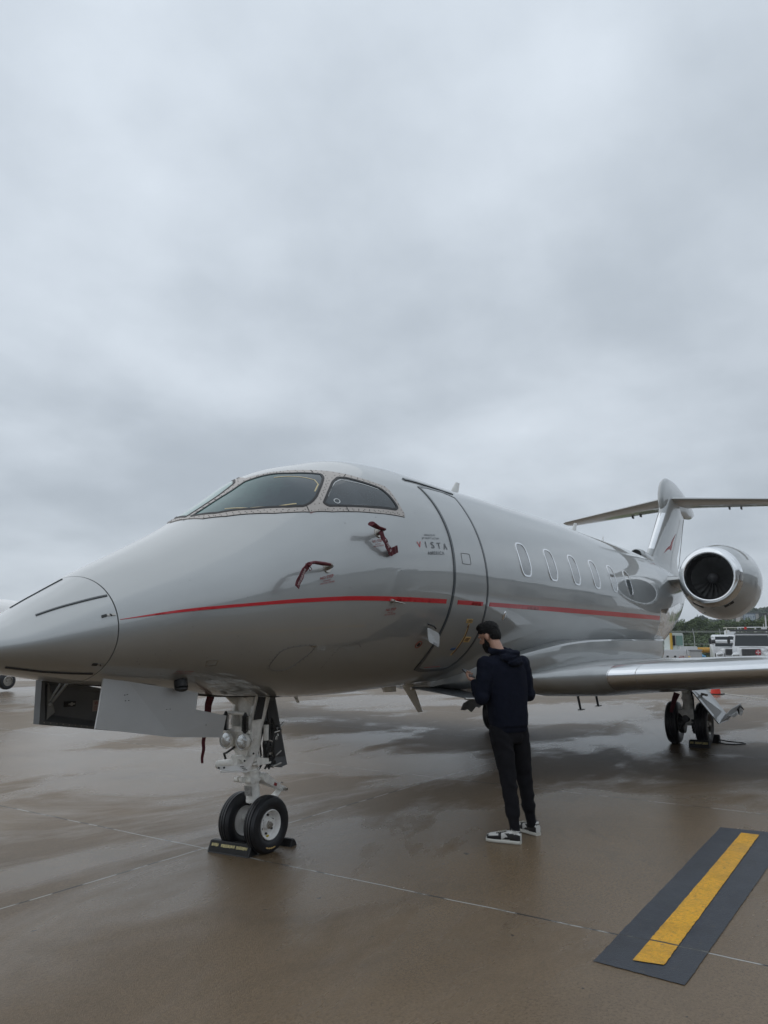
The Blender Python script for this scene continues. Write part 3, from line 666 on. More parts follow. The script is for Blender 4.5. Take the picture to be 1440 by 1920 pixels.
# ---- wings
def foil(le, chord, t, n=28, up=0.40, blunt=0.5, tw=0.0):
    # points around the section in local (x aft, z); front is blunt
    P = []
    for k in range(n): a = 2 * math.pi * k / n; x = 0.5 * (1 + math.cos(a)); yt = 5 * t * (0.2969 * math.sqrt(x) - 0.126 * x - 0.3516 * x * x + 0.2843 * x**3 - 0.1036 * x**4); s = 1 if a < math.pi else -1; P.append((x * chord, (yt * 2 * up if s > 0 else -yt * 2 * (1 - up)) * chord))
    return [Vector((le[0] + x, le[1], le[2] + z + x * tw)) for x, z in P]
WSEC = [(0.90, 7.85, 1.22, 7.2, 0.062), (1.15, 8.15, 1.22, 6.6, 0.068), (1.32, 8.52, 1.22, 5.9, 0.077), (1.42, 8.80, 1.22, 5.45, 0.083), (1.52, 9.0, 1.222, 5.2, 0.086), (2.3, 9.48, 1.262, 4.55, 0.089), (3.3, 10.08, 1.315, 3.9, 0.095), (5.5, 11.40, 1.43, 2.75, 0.105), (9.6, 13.86, 1.64, 1.35, 0.10), (10.0, 14.35, 1.72, 1.1, 0.10), (10.25, 15.0, 2.1, 0.8, 0.09), (10.45, 15.75, 2.9, 0.45, 0.09)]
def wing_mesh(sg, secs, rng=None, grow=0.0, n=48, sub=6):
    bm = BM(); rings = []
    S2 = []
    for a, b in zip(secs, secs[1:]):
        for k in range(sub): S2.append([lerp(p, q, k / sub) for p, q in zip(a, b)])
    S2.append(list(secs[-1]))
    for d, le, z, c, t in S2:
        P = foil((le, Y0 - sg * d, z), c, t, n, up=0.37, tw=0.0)
        if rng:      # leading edge strip only
            m = [p for p in P if (p.x - le) / c < rng + 1e-6]
            cen = Vector((le + c * rng, Y0 - sg * d, z)); m = [p + (p - cen).normalized() * grow for p in m]; P = m
        rings.append(P)
    ml = min(len(r) for r in rings); rings = [r for r in rings if len(r) == ml]
    loft(bm, rings, caps=True, closed=rng is None); return bm
for sg in (1, -1):
    wg = obj('wing', wing_mesh(sg, WSEC), PAINT, jet, angle=50)
    le = obj('leading_edge', wing_mesh(sg, [s for s in WSEC if 1.5 < s[0] < 9.7], 0.075, 0.003), CHROME, wg, angle=60)
    # rivet line at the inboard joint
    bm = BM()
    for dd in (1.53, 1.80):
        s0 = [lerp(p, q, (dd - 1.52) / 0.78) for p, q in zip(WSEC[4], WSEC[5])]; P = [p for p in foil((s0[1], Y0 - sg * dd, s0[2]), s0[3], s0[4], 48, up=0.37) if (p.x - s0[1]) / s0[3] < 0.076]
        for a, b in zip(P, P[1:]):
            for t in (0, .25, .5, .75):
                q = a.lerp(b, t); sphere(bm, q + Vector((-0.004, 0, 0)), 0.004, seg=6)
    for q in bm.faces: q.material_index = 0
    le.data.materials.append(RIVET); b2 = BM(); b2.from_mesh(le.data)
    tm = bpy.data.meshes.new('t'); bm.to_mesh(tm); bm.free(); n0 = len(b2.faces); b2.from_mesh(tm); b2.faces.ensure_lookup_table()
    for q in b2.faces[n0:]: q.material_index = 1
    b2.to_mesh(le.data); b2.free()
    # flap track fairing under the wing and aileron line
    for d in (2.6, 4.6, 6.6):
        x = interp(d, [s[0] for s in WSEC], [s[1] + s[3] * 0.82 for s in WSEC]); z = interp(d, [s[0] for s in WSEC], [s[2] for s in WSEC])
        bm = BM(); sphere(bm, (x, Y0 - sg * d, z - 0.10), 0.5, sc_=(1, 0.14, 0.16)); obj('flap_fairing', bm, PAINT, wg)

# ---- fin, tailplane, bullet
FS = [(3.0, 15.7, 4.2, 0.06), (3.2, 16.2, 3.6, 0.07), (3.33, 16.62, 3.05, 0.075), (3.45, 16.92, 2.68, 0.085), (3.6, 17.12, 2.52, 0.095), (4.55, 18.28, 2.30, 0.125), (4.75, 18.42, 2.3, 0.14), (5.0, 18.5, 2.3, 0.145)]
def fin_bm(secs, n=44, rng=None, grow=0.0, sub=6):
    bm = BM(); rings = []
    S2 = []
    for a, b in zip(secs, secs[1:]):
        for k in range(sub): S2.append([lerp(p, q, k / sub) for p, q in zip(a, b)])
    S2.append(list(secs[-1]))
    for z, le, c, t in S2:
        P = foil((0, 0, 0), c, t, n, up=0.5); P = [Vector((le + p.x, Y0 + p.z, z + p.x * 0.0)) for p in P]
        if rng: cen = Vector((le + c * rng, Y0, z)); P = [p + (p - cen).normalized() * grow for p in P if (p.x - le) / c < rng]
        rings.append(P)
    loft(bm, rings, True, rng is None); return bm
fin = obj('tail_fin', fin_bm(FS), PAINT, jet, angle=50)
obj('leading_edge', fin_bm([FS[4], FS[5]], rng=0.075, grow=0.003), CHROME, fin, angle=60)
bm = BM(); plate(bm, [(19.1, Y0 - 0.14, 3.3), (19.11, Y0 - 0.14, 3.3), (20.05, Y0 - 0.12, 4.6), (20.04, Y0 - 0.12, 4.6)], 0.01); obj('rudder_gap', bm, SEAM, fin, smooth=False)
# tail emblem (bird), drawn just proud of the fin skin
def finy(x, z, off=0.004):
    le = interp(z, [s[0] for s in FS], [s[1] for s in FS]); c = interp(z, [s[0] for s in FS], [s[2] for s in FS]); t = interp(z, [s[0] for s in FS], [s[3] for s in FS]); u = max(0.001, (x - le) / c)
    return Vector((x, Y0 - 5 * t * (0.2969 * math.sqrt(u) - 0.126 * u - 0.3516 * u * u + 0.2843 * u**3 - 0.1036 * u**4) * c - off, z))
def px2fin(zx, zy): p = aty(1050 + zx / 3.692, 880 + zy / 3.692, Y0 - 0.14); return (p.x, p.z / K)
E1 = [(728, 578), (745, 548), (762, 532), (772, 530), (778, 505), (790, 480), (812, 448), (800, 480), (788, 512), (785, 540), (781, 562), (770, 553), (752, 556)]
bm = patch_bm([(a, b) for a, b in [px2fin(*q) for q in E1]], 0.004, fn=lambda u, v, o: finy(u, v, o), grid=0.3, step=0.2, depth=0.004); obj('tail_emblem', bm, mat('emblem_red', (0.38, 0.03, 0.03), 0.4), fin, smooth=False)
BX = [(18.30, 4.90, .01, .01), (18.33, 4.90, .20, .05), (18.42, 4.93, .32, .08), (18.62, 4.97, .42, .11), (19.0, 5.02, .47, .14), (19.5, 5.04, .46, .155), (20.1, 5.03, .36, .18), (20.8, 4.98, .26, .14), (21.4, 4.96, .16, .09), (21.8, 4.96, .04, .03)]
bz, bh_, bw = pchip([b[0] for b in BX], [b[1] for b in BX]), pchip([b[0] for b in BX], [b[2] for b in BX]), pchip([b[0] for b in BX], [b[3] for b in BX])
bm = BM(); loft(bm, [[Vector((X, Y0 - bw(X) * math.cos(R(k * 10)), bz(X) + bh_(X) * math.sin(R(k * 10)))) for k in range(36)] for X in [lerp(18.30, 21.8, (i / 50) ** 1.3) for i in range(51)]]); obj('bullet_fairing', bm, PAINT, fin)
for sg in (1, -1):
    bm = BM(); rings = []
    for d, le, c, t in ((0.05, 18.75, 1.75, 0.09), (0.25, 18.88, 1.68, 0.09), (3.3, 21.0, 0.85, 0.085), (3.42, 21.15, 0.65, 0.07)):
        rings.append(foil((le, Y0 - sg * d, 4.95), c, t, 32, up=0.5))
    loft(bm, rings); st = obj('tailplane', bm, PAINT, jet, angle=50)
    for d in (1.1, 1.35): bm = BM(); box(bm, (20.05 + d * .6, Y0 - sg * d, 4.90), (0.14, 0.03, 0.06)); obj('hinge_fairing', bm, DARK, st, smooth=False)
# dorsal intake
bm = BM(); lathe(bm, [(0, 0.105), (-0.02, 0.115), (0.02, 0.135), (0.25, 0.15), (0.8, 0.12), (1.4, 0.05)], (16.05, Y0, 3.36), (1, 0, -0.02), 28); di = obj('dorsal_inlet', bm, PAINT, fin); bm = BM(); lathe(bm, [(0.03, 0.001), (0.03, 0.11)], (16.05, Y0, 3.36), (1, 0, -0.02), 24); obj('inlet_bore', bm, BAY, di)

# ---- engines
def engine(ya):
    o = Vector((14.4, ya, 2.735)); ax = Vector((1, 0, 0.0))
    bm = BM(); lathe(bm, [(0.17, 0.535), (0.45, 0.595), (0.9, 0.655), (1.35, 0.67), (1.8, 0.63), (2.3, 0.52), (2.7, 0.43), (2.75, 0.41), (2.70, 0.40), (2.2, 0.40)], o, ax, 72)
    for v in bm.verts:
        if v.co.z < o.z: v.co.z = o.z + (v.co.z - o.z) * (1 + .09 * min(1, max(0, (v.co.x - 14.57) / .6)))
    e = obj('engine_nacelle', bm, PAINT, jet, angle=50)
    bm = BM(); lathe(bm, [(0.171, 0.537), (0.10, 0.513), (0.05, 0.488), (0.02, 0.465), (0.002, 0.438), (0.0, 0.425), (0.006, 0.410), (0.03, 0.396), (0.07, 0.388)], o, ax, 72); obj('intake_lip', bm, CHROME, e)
    bm = BM(); lathe(bm, [(0.068, 0.389), (0.2, 0.38), (0.4, 0.385), (0.62, 0.39)], o, ax, 64); obj('intake_duct', bm, FIND, e)
    bm = BM(); lathe(bm, [(0.62, 0.395), (0.62, 0.001)], o, ax, 40); obj('fan_backing', bm, BAY, e, normals=False)
    bm = BM()
    for k in range(22):
        a = 2 * math.pi * k / 22; rings = []
        for r, tw, wd in ((0.09, 0.35, 0.05), (0.2, 0.7, 0.055), (0.3, 0.95, 0.06), (0.378, 1.1, 0.065)):
            a2 = a + (r - 0.09) * 0.5; er = Vector((0, math.cos(a2), math.sin(a2))); et = Vector((0, -math.sin(a2), math.cos(a2))); d = Vector((math.cos(tw), 0, 0)) + et * math.sin(tw)
            c = o + Vector((0.42, 0, 0)) + er * r; nn = d.cross(er).normalized()
            rings.append([c - d * wd, c + nn * 0.003, c + d * wd, c - nn * 0.003])
        loft(bm, rings)
    obj('fan', bm, FANM, e, angle=30)
    bm = BM(); lathe(bm, [(0.26, 0.001), (0.28, 0.03), (0.33, 0.065), (0.42, 0.10), (0.48, 0.105)], o, ax, 32); obj('spinner', bm, mat('spinner_grey', (0.13, 0.13, 0.135), 0.4, 0.3), e)
    bm = BM(); lathe(bm, [(2.2, 0.36), (2.75, 0.33), (3.0, 0.26), (3.3, 0.12), (3.5, 0.01)], o, ax, 40); obj('exhaust_cone', bm, STEEL, e)
    # underside inlet scoop and drain lens
    bm = BM(); plate(bm, [o + Vector((0.20, dy_, -math.sqrt(0.548**2 - dy_**2))) for dy_ in (-0.34, -0.2, 0, 0.2, 0.34)] + [o + Vector((0.29, dy_, -math.sqrt(0.572**2 - dy_**2))) for dy_ in (0.34, 0.2, 0, -0.2, -0.34)], 0.006, (0, 0, 1)); obj('scoop_slot', bm, BAY, e, smooth=False)
    bm = BM(); sphere(bm, o + Vector((0.62, -0.02, -0.60)), 0.055, sc_=(1, 1, 0.5)); obj('drain_port', bm, STEEL, e)
    bm = BM(); box(bm, o + Vector((0.75, 0.22, -0.60)), (0.25, 0.03, 0.05)); obj('drain_fin', bm, DARK, e, smooth=False)
    return e
engine(Y0 - 1.68); engine(Y0 + 1.68)
for sg in (1, -1):
    bm = BM(); rings = []
    for d, x, c, z in ((0.5, 14.55, 3.4, 2.70), (0.95, 14.75, 2.9, 2.72), (1.3, 14.85, 2.5, 2.75)): rings.append(foil((x, Y0 - sg * d, z), c, 0.085, 28, up=0.5))
    loft(bm, rings); obj('engine_pylon', bm, PAINT, jet, angle=50)
# polished heat shield on the rear fuselage side
patch('heat_shield', [(13.2, -2), (15.3, 2), (16.2, -6), (16.0, -40), (14.6, -62), (13.9, -50), (13.25, -30)], 0.004, CRUMPLE, fus, grid=0.12, step=0.1)
patch('heat_shield', mir([(13.2, -2), (15.3, 2), (16.2, -6), (16.0, -40), (14.6, -62), (13.9, -50), (13.25, -30)]), 0.004, CRUMPLE, fus, grid=0.12, step=0.1)

# ---- antennas, masts
def blade(name, base, tip, c0, c1, t, m=TRANSW):
    bm = BM(); b, tp = Vector(base), Vector(tip); rings = []
    for k in range(5):
        u = k / 4; p = b.lerp(tp, u); c = lerp(c0, c1, u); rings.append([p + Vector((c * math.cos(a) / 2, t * math.sin(a) / 2, 0)) for a in [2 * math.pi * q / 14 for q in range(14)]])
    loft(bm, rings); return obj(name, bm, m, jet, angle=50)
blade('belly_antenna', (7.10, Y0, 1.15), (7.345, Y0, 0.862), 0.23, 0.09, 0.035)
bm = BM(); box(bm, (7.12, Y0, 1.165), (0.30, 0.10, 0.03), bev=0.01); obj('antenna_base', bm, TRANSW, jet)
blade('belly_antenna', (7.44, Y0, 1.16), (7.46, Y0, 1.10), 0.07, 0.02, 0.02, DARK)
blade('belly_antenna', (5.25, Y0, 1.155), (5.29, Y0, 1.095), 0.05, 0.035, 0.015)
blade('belly_antenna', (6.72, Y0, 1.16), (6.74, Y0, 1.11), 0.24, 0.2, 0.10)
blade('roof_antenna', (8.14, Y0, 3.33), (8.28, Y0, 3.545), 0.26, 0.10, 0.03)
blade('roof_antenna', (12.28, Y0, 3.32), (12.48, Y0, 3.57), 0.28, 0.12, 0.03)
blade('roof_antenna', (13.9, Y0, 3.32), (13.92, Y0, 3.50), 0.07, 0.03, 0.015)
for x in (10.85, 11.62):
    bm = BM(); tube(bm, [(x, 3.9, 0.87), (x + 0.1, 3.9, 0.66)], 0.018, 8, flat=0.5); box(bm, (x + 0.13, 3.9, 0.65), (0.16, 0.05, 0.012)); obj('drain_mast', bm, DGREY, fair)
# ---- probes
def probe(X, ph, m=STEEL, L_=0.10):
    nn = SN(X, ph); c = S(X, ph); q = nn.to_track_quat('Z', 'Y').to_matrix().to_4x4()
    bm = BM(); g = bmesh.ops.create_cone(bm, cap_ends=True, segments=20, radius1=0.045, radius2=0.042, depth=0.008); bmesh.ops.transform(bm, matrix=Matrix.Translation(c + nn * 0.004) @ q @ Matrix.Diagonal((0.8, 1, 1, 1)), verts=g['verts'])
    tube(bm, [c, c + nn * 0.05, c + nn * 0.075 + Vector((-0.03, 0, 0)), c + nn * 0.075 + Vector((-L_, 0, -0.002))], [0.022, 0.019, 0.016, 0.010], 12); return obj('pitot_probe', bm, m, fus)
probe(4.52, 12.4); probe(5.11, 22.6)
bm = BM(); c = S(5.19, -8.2); nn = SN(5.19, -8.2); tube(bm, [c, c + nn * 0.03], [0.02, 0.014], 12); tube(bm, [c + nn * 0.03, c + nn * 0.035 + Vector((0.15, 0, -0.012))], [0.008, 0.004], 8); obj('temperature_probe', bm, STEEL, fus)
# small stains and screws around the nose
# ---- nose gear
GX = 4.775
def wheel(cx, cy, r, wd, rr, out, spokes=False, name='wheel'):
    # out = +1: outer face towards -Y (port)
    o = Vector((cx, cy, r - 0.006)); ax = Vector((0, -1, 0)) * out; h = wd / 2
    e = None
    prof = []
    prof = [(-h * 0.62, rr), (-h * 0.8, rr + 0.01), (-h, rr + (r - rr) * 0.38), (-h * 0.98, rr + (r - rr) * 0.62), (-h * 0.86, rr + (r - rr) * 0.84), (-h * 0.62, r * 0.975), (-h * 0.46, r * 0.992), (-h * 0.42, r * 0.965), (-h * 0.36, r * 0.965), (-h * 0.32, r * 0.997), (-h * 0.06, r), (-h * 0.04, r * 0.97), (h * 0.04, r * 0.97), (h * 0.06, r), (h * 0.32, r * 0.997), (h * 0.36, r * 0.965), (h * 0.42, r * 0.965), (h * 0.46, r * 0.992), (h * 0.62, r * 0.975), (h * 0.86, rr + (r - rr) * 0.84), (h * 0.98, rr + (r - rr) * 0.62), (h, rr + (r - rr) * 0.38), (h * 0.8, rr + 0.01), (h * 0.62, rr)]
    bm = BM(); lathe(bm, prof, o, ax, 64); ty = obj(name, bm, TYRE, jet, angle=30)
    bm = BM(); g = rr
    lathe(bm, [(-h * 0.7, g * 0.94), (-h * 0.75, g * 1.0), (h * 0.78, g * 1.0), (h * 0.82, g * 0.96), (h * 0.70, g * 0.90), (h * 0.1, g * 0.84), (-h * 0.02, g * 0.70), (0, g * 0.36), (h * 0.06, g * 0.34), (h * 0.5, g * 0.31), (h * 0.52, 0.001)], o, ax, 48)
    lathe(bm, [(-h * 0.7, g * 0.94), (-h * 0.3, g * 0.8), (-h * 0.25, 0.001)], o, ax, 48)
    x, y, d = frame_of(ax)
    rim = obj('rim', bm, WHITE if not spokes else STEEL, ty, angle=35)
    bm = BM(); lathe(bm, [(h * 0.45, g * 0.30), (h * 0.62, g * 0.26), (h * 0.66, g * 0.15), (h * 0.9, g * 0.13), (h * 0.92, g * 0.001)], o, ax, 24); obj('hub_cap', bm, STEEL, ty)
    bm = BM()
    for k in range(12 if spokes else 6):
        a = 2 * math.pi * k / (12 if spokes else 6) + 0.4; c = o + (x * math.cos(a) + y * math.sin(a)) * g * 0.6 + d * (h * 0.0)
        cyl(bm, c - d * 0.01, c + d * (0.012 if not spokes else h * 0.5), 0.009 if not spokes else 0.018, 8)
    obj('wheel_bolts', bm, DARK, ty)
    return ty, o, x, y, d
n1_, o_, x_, y_, d_ = wheel(GX, Y0 - 0.130, 0.216, 0.125, 0.113, 1)
bm = BM(); a = R(-52); c = o_ + (Vector((-math.sin(-a) * 0, 0, 0))); sphere(bm, o_ + Vector((-0.035, -0.045, -0.075)), 0.012, sc_=(1.4, .5, .8)); obj('valve_tag', bm, mat('tag_yellow', (0.55, 0.42, 0.05), 0.5), n1_)
# worn lettering arc on the lower sidewall
for k, ch in enumerate('TYRE SERVICED'[:0]): pass
bm = BM()
for k in range(9):
    a = R(-112 + k * 4.2); rr_ = 0.168; c = o_ + Vector((math.cos(a) * rr_, -0.0615, math.sin(a) * rr_)); box(bm, c, (0.009, 0.003, 0.012 if k % 2 else 0.008), rot=Matrix.Rotation(-a - math.pi / 2, 3, 'Y'))
obj('sidewall_mark', bm, YEL, n1_, smooth=False)
wheel(GX, Y0 + 0.140, 0.216, 0.125, 0.113, -1)
# strut: trunk, collars, piston
T = lambda x, y, z: Vector((x, Y0 + y, z))
bm = BM()
loft(bm, [[T(4.70 + wx * cx_ + sx_, wy * cy_, z) for cx_, cy_ in [(math.copysign(abs(math.cos(q)) ** .6, math.cos(q)), math.copysign(abs(math.sin(q)) ** .6, math.sin(q))) for q in [2 * math.pi * k / 24 for k in range(24)]]] for z, wx, wy, sx_ in ((1.20, .12, .12, 0.03), (1.10, .105, .11, 0.02), (1.0, .085, .09, 0.02), (0.93, .075, .08, 0.01), (0.86, .075, .08, 0.0), (0.78, .066, .072, 0.0), (0.735, .06, .062, 0.0))])
strut = obj('nose_gear_strut', bm, GEARW, jet, angle=40)
bm = BM()
cyl(bm, T(4.705, 0, 0.74), T(4.735, 0, 0.53), 0.058, 28); cyl(bm, T(4.712, 0, 0.715), T(4.715, 0, 0.69), 0.078, 28); cyl(bm, T(4.722, 0, 0.62), T(4.725, 0, 0.60), 0.07, 28); cyl(bm, T(4.732, 0, 0.555), T(4.735, 0, 0.53), 0.072, 28)
cyl(bm, T(4.736, 0, 0.54), T(4.758, 0, 0.385), 0.056, 28); cyl(bm, T(4.758, 0, 0.387), T(4.76, 0, 0.372), 0.059, 28)
for k in range(10): a = k * .628; cyl(bm, T(4.765 + .05 * math.cos(a), .05 * math.sin(a), 0.388), T(4.766 + .05 * math.cos(a), .05 * math.sin(a), 0.358), 0.007, 6)
for dy_ in (-.075, .02, .075): cyl(bm, T(4.65, dy_ - .018, 0.545), T(4.65, dy_ + .018, 0.545), 0.024, 12)
obj('shock_cylinder', bm, GEARW, strut, angle=40)
bm = BM(); cyl(bm, T(4.758, 0, 0.40), T(4.785, 0, 0.235), 0.033, 20); obj('piston', bm, CHROME, strut)
bm = BM(); cyl(bm, T(4.79, -0.17, 0.225), T(4.79, 0.17, 0.225), 0.028, 16); sphere(bm, T(4.787, 0, 0.23), 0.048); box(bm, T(4.80, 0, 0.27), (0.06, 0.05, 0.12), bev=0.01); obj('axle', bm, GEARW, strut)
bm = BM(); plate(bm, [T(4.684 - .0, -.045, 0.495), T(4.684, .03, 0.495), T(4.694, .03, 0.42), T(4.694, -.045, 0.42)], 0.004, (-1, 0, -.1)); obj('data_plate', bm, mat('plate_grey', (0.32, 0.32, 0.31), 0.5, 0.3, noise_amt=0.5, nscale=60), strut, smooth=False)
# side plates of the trunk and the fork openings
bm = BM()
for dy_ in (-.11, .085):
    plate(bm, [T(4.50, dy_, 1.19), T(4.60, dy_, 1.12), T(4.575, dy_, 0.98), T(4.60, dy_, 0.92), T(4.66, dy_, 0.90), T(4.72, dy_, 1.2)], 0.022, (0, 1, 0))
tube(bm, [T(4.57, .13, 1.06), T(4.57, -.13, 1.06)], 0.014, 10); tube(bm, [T(4.575, .13, 0.925), T(4.575, -.12, 0.925)], 0.016, 10)
plate(bm, [T(4.575, -.06, 0.96), T(4.575, .06, 0.96), T(4.59, .08, 0.90), T(4.59, -.08, 0.90)], 0.03, (1, 0, 0))
obj('trunnion', bm, GEARW, strut, smooth=False)
bm = BM(); plate(bm, [aty(485, 1306, Y0 - .15), aty(498, 1307, Y0 - .15), aty(490, 1348, Y0 - .15), aty(476, 1350, Y0 - .15)], 0.008, (0, 1, 0)); obj('instruction_plate', bm, mat('plate_black', (0.02, 0.02, 0.022), 0.5), strut, smooth=False)
bm = BM(); plate(bm, [aty(479, 1305, Y0 - .14), aty(502, 1306, Y0 - .14), aty(491, 1356, Y0 - .14), aty(484, 1385, Y0 - .12), aty(470, 1385, Y0 - .12), aty(472, 1350, Y0 - .14)], 0.012, (0, 1, 0)); cyl(bm, T(4.78, -.10, 0.84), T(4.78, -.10, 0.96), 0.02, 10); obj('drag_brace', bm, GEARW, strut)
for dy_ in (-.105, .105):
    bm = BM(); pts = []; x0 = 4.53
    for k in range(97): a = 2 * math.pi * k / 8; pts.append(T(x0 + .024 * math.cos(a), dy_ + .024 * math.sin(a), 1.05 - 0.115 * k / 96))
    tube(bm, pts, 0.0035, 6); tube(bm, [T(x0, dy_, 1.075), T(x0, dy_, 1.045)], [0.008, 0.02], 10); tube(bm, [T(x0, dy_, 0.935), T(x0, dy_, 0.915)], [0.02, 0.008], 10); tube(bm, [T(x0, dy_, 1.05), T(x0, dy_, 0.93)], 0.010, 8)
    obj('coil_spring', bm, DARK, strut)
# landing lights
bm = BM(); plate(bm, [T(4.585, -.14, 0.86), T(4.60, -.08, 0.925), T(4.60, .08, 0.925), T(4.585, .14, 0.86), T(4.60, .09, 0.79), T(4.62, .05, 0.735), T(4.62, -.05, 0.735), T(4.60, -.09, 0.79)], 0.014, (1, 0, 0)); obj('light_bracket', bm, GEARW, strut, smooth=False)
for dy_ in (-.088, .088):
    bm = BM(); o = T(4.515, dy_, 0.855); ax = Vector((1, 0, 0)); lathe(bm, [(0.004, 0.056), (-0.004, 0.060), (0.004, 0.066), (0.02, 0.066), (0.045, 0.05), (0.07, 0.03), (0.08, 0.001)], o, ax, 32); box(bm, o + Vector((0.0, 0, 0.068)), (0.02, 0.025, 0.014)); ll = obj('landing_light', bm, GEARW, jet, angle=40)
    bm = BM(); lathe(bm, [(0.004, 0.057), (0.0, 0.045), (-0.003, 0.025), (-0.004, 0.001)], o, ax, 32); obj('lens', bm, LENS, ll)
bm = BM(); tube(bm, [T(4.60, .06, 0.80), T(4.56, .11, 0.755), T(4.57, .15, 0.745), T(4.59, .15, 0.70)], 0.009, 8); obj('light_cable', bm, DARK, strut)
# steering actuator, tow bracket
bm = BM(); cyl(bm, T(4.62, .255, 0.645), T(4.66, .10, 0.665), 0.034, 20); cyl(bm, T(4.615, .27, 0.643), T(4.622, .245, 0.646), 0.030, 12); box(bm, T(4.665, .075, 0.672), (0.09, 0.07, 0.085), bev=0.008); box(bm, T(4.66, .05, 0.712), (0.07, 0.17, 0.03), bev=0.006); cyl(bm, T(4.66, .07, 0.70), T(4.66, .12, 0.725), 0.014, 8); obj('steering_actuator', bm, GEARW, strut, angle=40)
bm = BM(); plate(bm, [T(4.45, .10, 0.665), T(4.44, .08, 0.645), T(4.60, -.07, 0.615), T(4.635, -.075, 0.625), T(4.655, -.09, 0.72), T(4.675, -.115, 0.765), T(4.65, -.125, 0.785), T(4.63, -.11, 0.765), T(4.60, -.06, 0.69), T(4.54, .01, 0.665)], 0.012, (-.75, -.65, .12))
box(bm, T(4.53, .03, 0.632), (0.16, 0.16, 0.01), rot=R(-45)); tb = obj('tow_bracket', bm, WHITE, strut, smooth=False)
bm = BM()
for p in ((4.458, .088, .655), (4.487, .06, .655), (4.60, -.045, .70), (4.64, -.10, .755)): cyl(bm, T(*p), T(*p) + Vector((-.018, -.016, 0.003)), 0.008, 8)
for k in range(3): box(bm, T(4.575 + k * .008, -.045 - k * .01, .66 - k * .012), (0.004, 0.03, 0.004), rot=R(40))
obj('bracket_bolt', bm, DARK, tb)
bm = BM(); plate(bm, [T(4.70, -.075, 0.72), T(4.80, -.11, 0.70), T(4.80, -.11, 0.66), T(4.70, -.075, 0.655)], 0.02, (0.3, 1, 0)); plate(bm, [T(4.66, -.08, 0.67), T(4.84, -.12, 0.665), T(4.86, -.02, 0.665), T(4.70, .0, 0.67)], 0.014, (0, 0, 1)); obj('steering_collar', bm, GEARW, strut, smooth=False)
# torque links
bm = BM(); loft(bm, [[p + Vector((0, wy, 0)) * s1 + Vector((.35, 0, 1)) * s2 for s1, s2 in ((1, -h_), (1, h_), (-1, h_), (-1, -h_))] for p, wy, h_ in ((T(4.80, 0, .55), .075, .03), (T(4.87, 0, .52), .07, .028), (T(5.07, 0, .425), .03, .016))])
cyl(bm, T(4.81, -.09, .55), T(4.81, .09, .55), 0.036, 18); cyl(bm, T(5.075, -.045, .42), T(5.075, .045, .42), 0.022, 14); tube(bm, [T(4.735, 0, .56), T(4.81, 0, .55)], 0.04, 12)
tl = obj('torque_link', bm, GEARW, strut, angle=35)
bm = BM(); loft(bm, [[p + Vector((0, wy, 0)) * s1 + Vector((1, 0, .4)) * s2 for s1, s2 in ((1, -h_), (1, h_), (-1, h_), (-1, -h_))] for p, wy, h_ in ((T(5.065, 0, .41), .028, .014), (T(4.84, 0, .26), .055, .024))]); obj('torque_link', bm, GEARW, strut, angle=35)
bm = BM(); box(bm, T(4.955, -.056, .475), (0.035, 0.004, 0.022), rot=Matrix.Rotation(R(25), 3, 'Y')); obj('red_sticker', bm, REDTXT, tl, smooth=False)
bm = BM(); cyl(bm, T(5.075, -.08, .42), T(5.075, -.04, .42), 0.012, 10); tube(bm, [T(5.03, -.03, .46), T(5.05, -.03, .475), T(5.075, -.03, .465)], 0.005, 6); obj('link_pin', bm, STEEL, tl)
# hoses and valves behind the strut
bm = BM(); random.seed(3)
for k in range(7):
    y = -.12 + k * .03; x = 4.83 + random.uniform(-.02, .05)
    tube(bm, [T(x, y, 1.0), T(x + .03 + random.uniform(0, .03), y + random.uniform(-.02, .02), .9), T(x + random.uniform(-.02, .03), y, .8), T(x + .04, y + random.uniform(-.02, .02), .7), T(x - .03, y, .62)], 0.009, 7)
for k in range(9): c = T(4.84 + random.uniform(-.02, .07), -.13 + random.uniform(0, .1), random.uniform(.64, .98)); box(bm, c, (.035, .03, .03), rot=R(random.uniform(0, 90)), bev=.004)
obj('hydraulic_hoses', bm, DARK, strut)
bm = BM()
for k in range(8): c = T(4.85 + random.uniform(-.03, .09), -.15 + random.uniform(0, .05), random.uniform(.62, .98)); cyl(bm, c, c + Vector((random.uniform(-.03, .05), random.uniform(-.02, .02), random.uniform(-.02, .03))), random.uniform(.006, .012), 8)
tube(bm, [T(4.88, -.12, .92), T(5.0, -.06, .90)], 0.012, 8); tube(bm, [T(4.86, -.14, .72), T(4.93, -.13, .745)], 0.006, 6); tube(bm, [T(4.82, -.14, .635), T(4.93, -.13, .65)], 0.009, 6)
obj('hydraulic_valves', bm, STEEL, strut)
# aft leg door: two-layer dark plate
bm = BM(); yd = 0.06
plate(bm, [T(4.93, yd, 1.17), T(5.05, yd, 1.165), T(5.225, yd, 0.585), T(5.165, yd, 0.578), T(5.16, yd, 0.568), T(4.985, yd, 0.60), T(4.93, yd, 0.66)], 0.014, (0, 1, 0))
ad = obj('leg_door', bm, DGREY, jet, smooth=False)
bm = BM(); plate(bm, [T(4.95, yd - .014, 1.13), T(5.03, yd - .014, 1.13), T(5.18, yd - .014, 0.66), T(4.97, yd - .014, 0.68)], 0.012, (0, 1, 0)); box(bm, T(5.04, yd - .026, .77), (.02, .01, .09), mi=0); obj('door_stiffener', bm, mat('dark_grey_panel', (0.06, 0.062, 0.065), 0.5, noise_amt=.2), ad, smooth=False)
bm = BM(); sphere(bm, T(5.03, yd - .05, .90), 0.032, sc_=(1.2, .8, 1)); obj('door_roller', bm, DARK, ad)
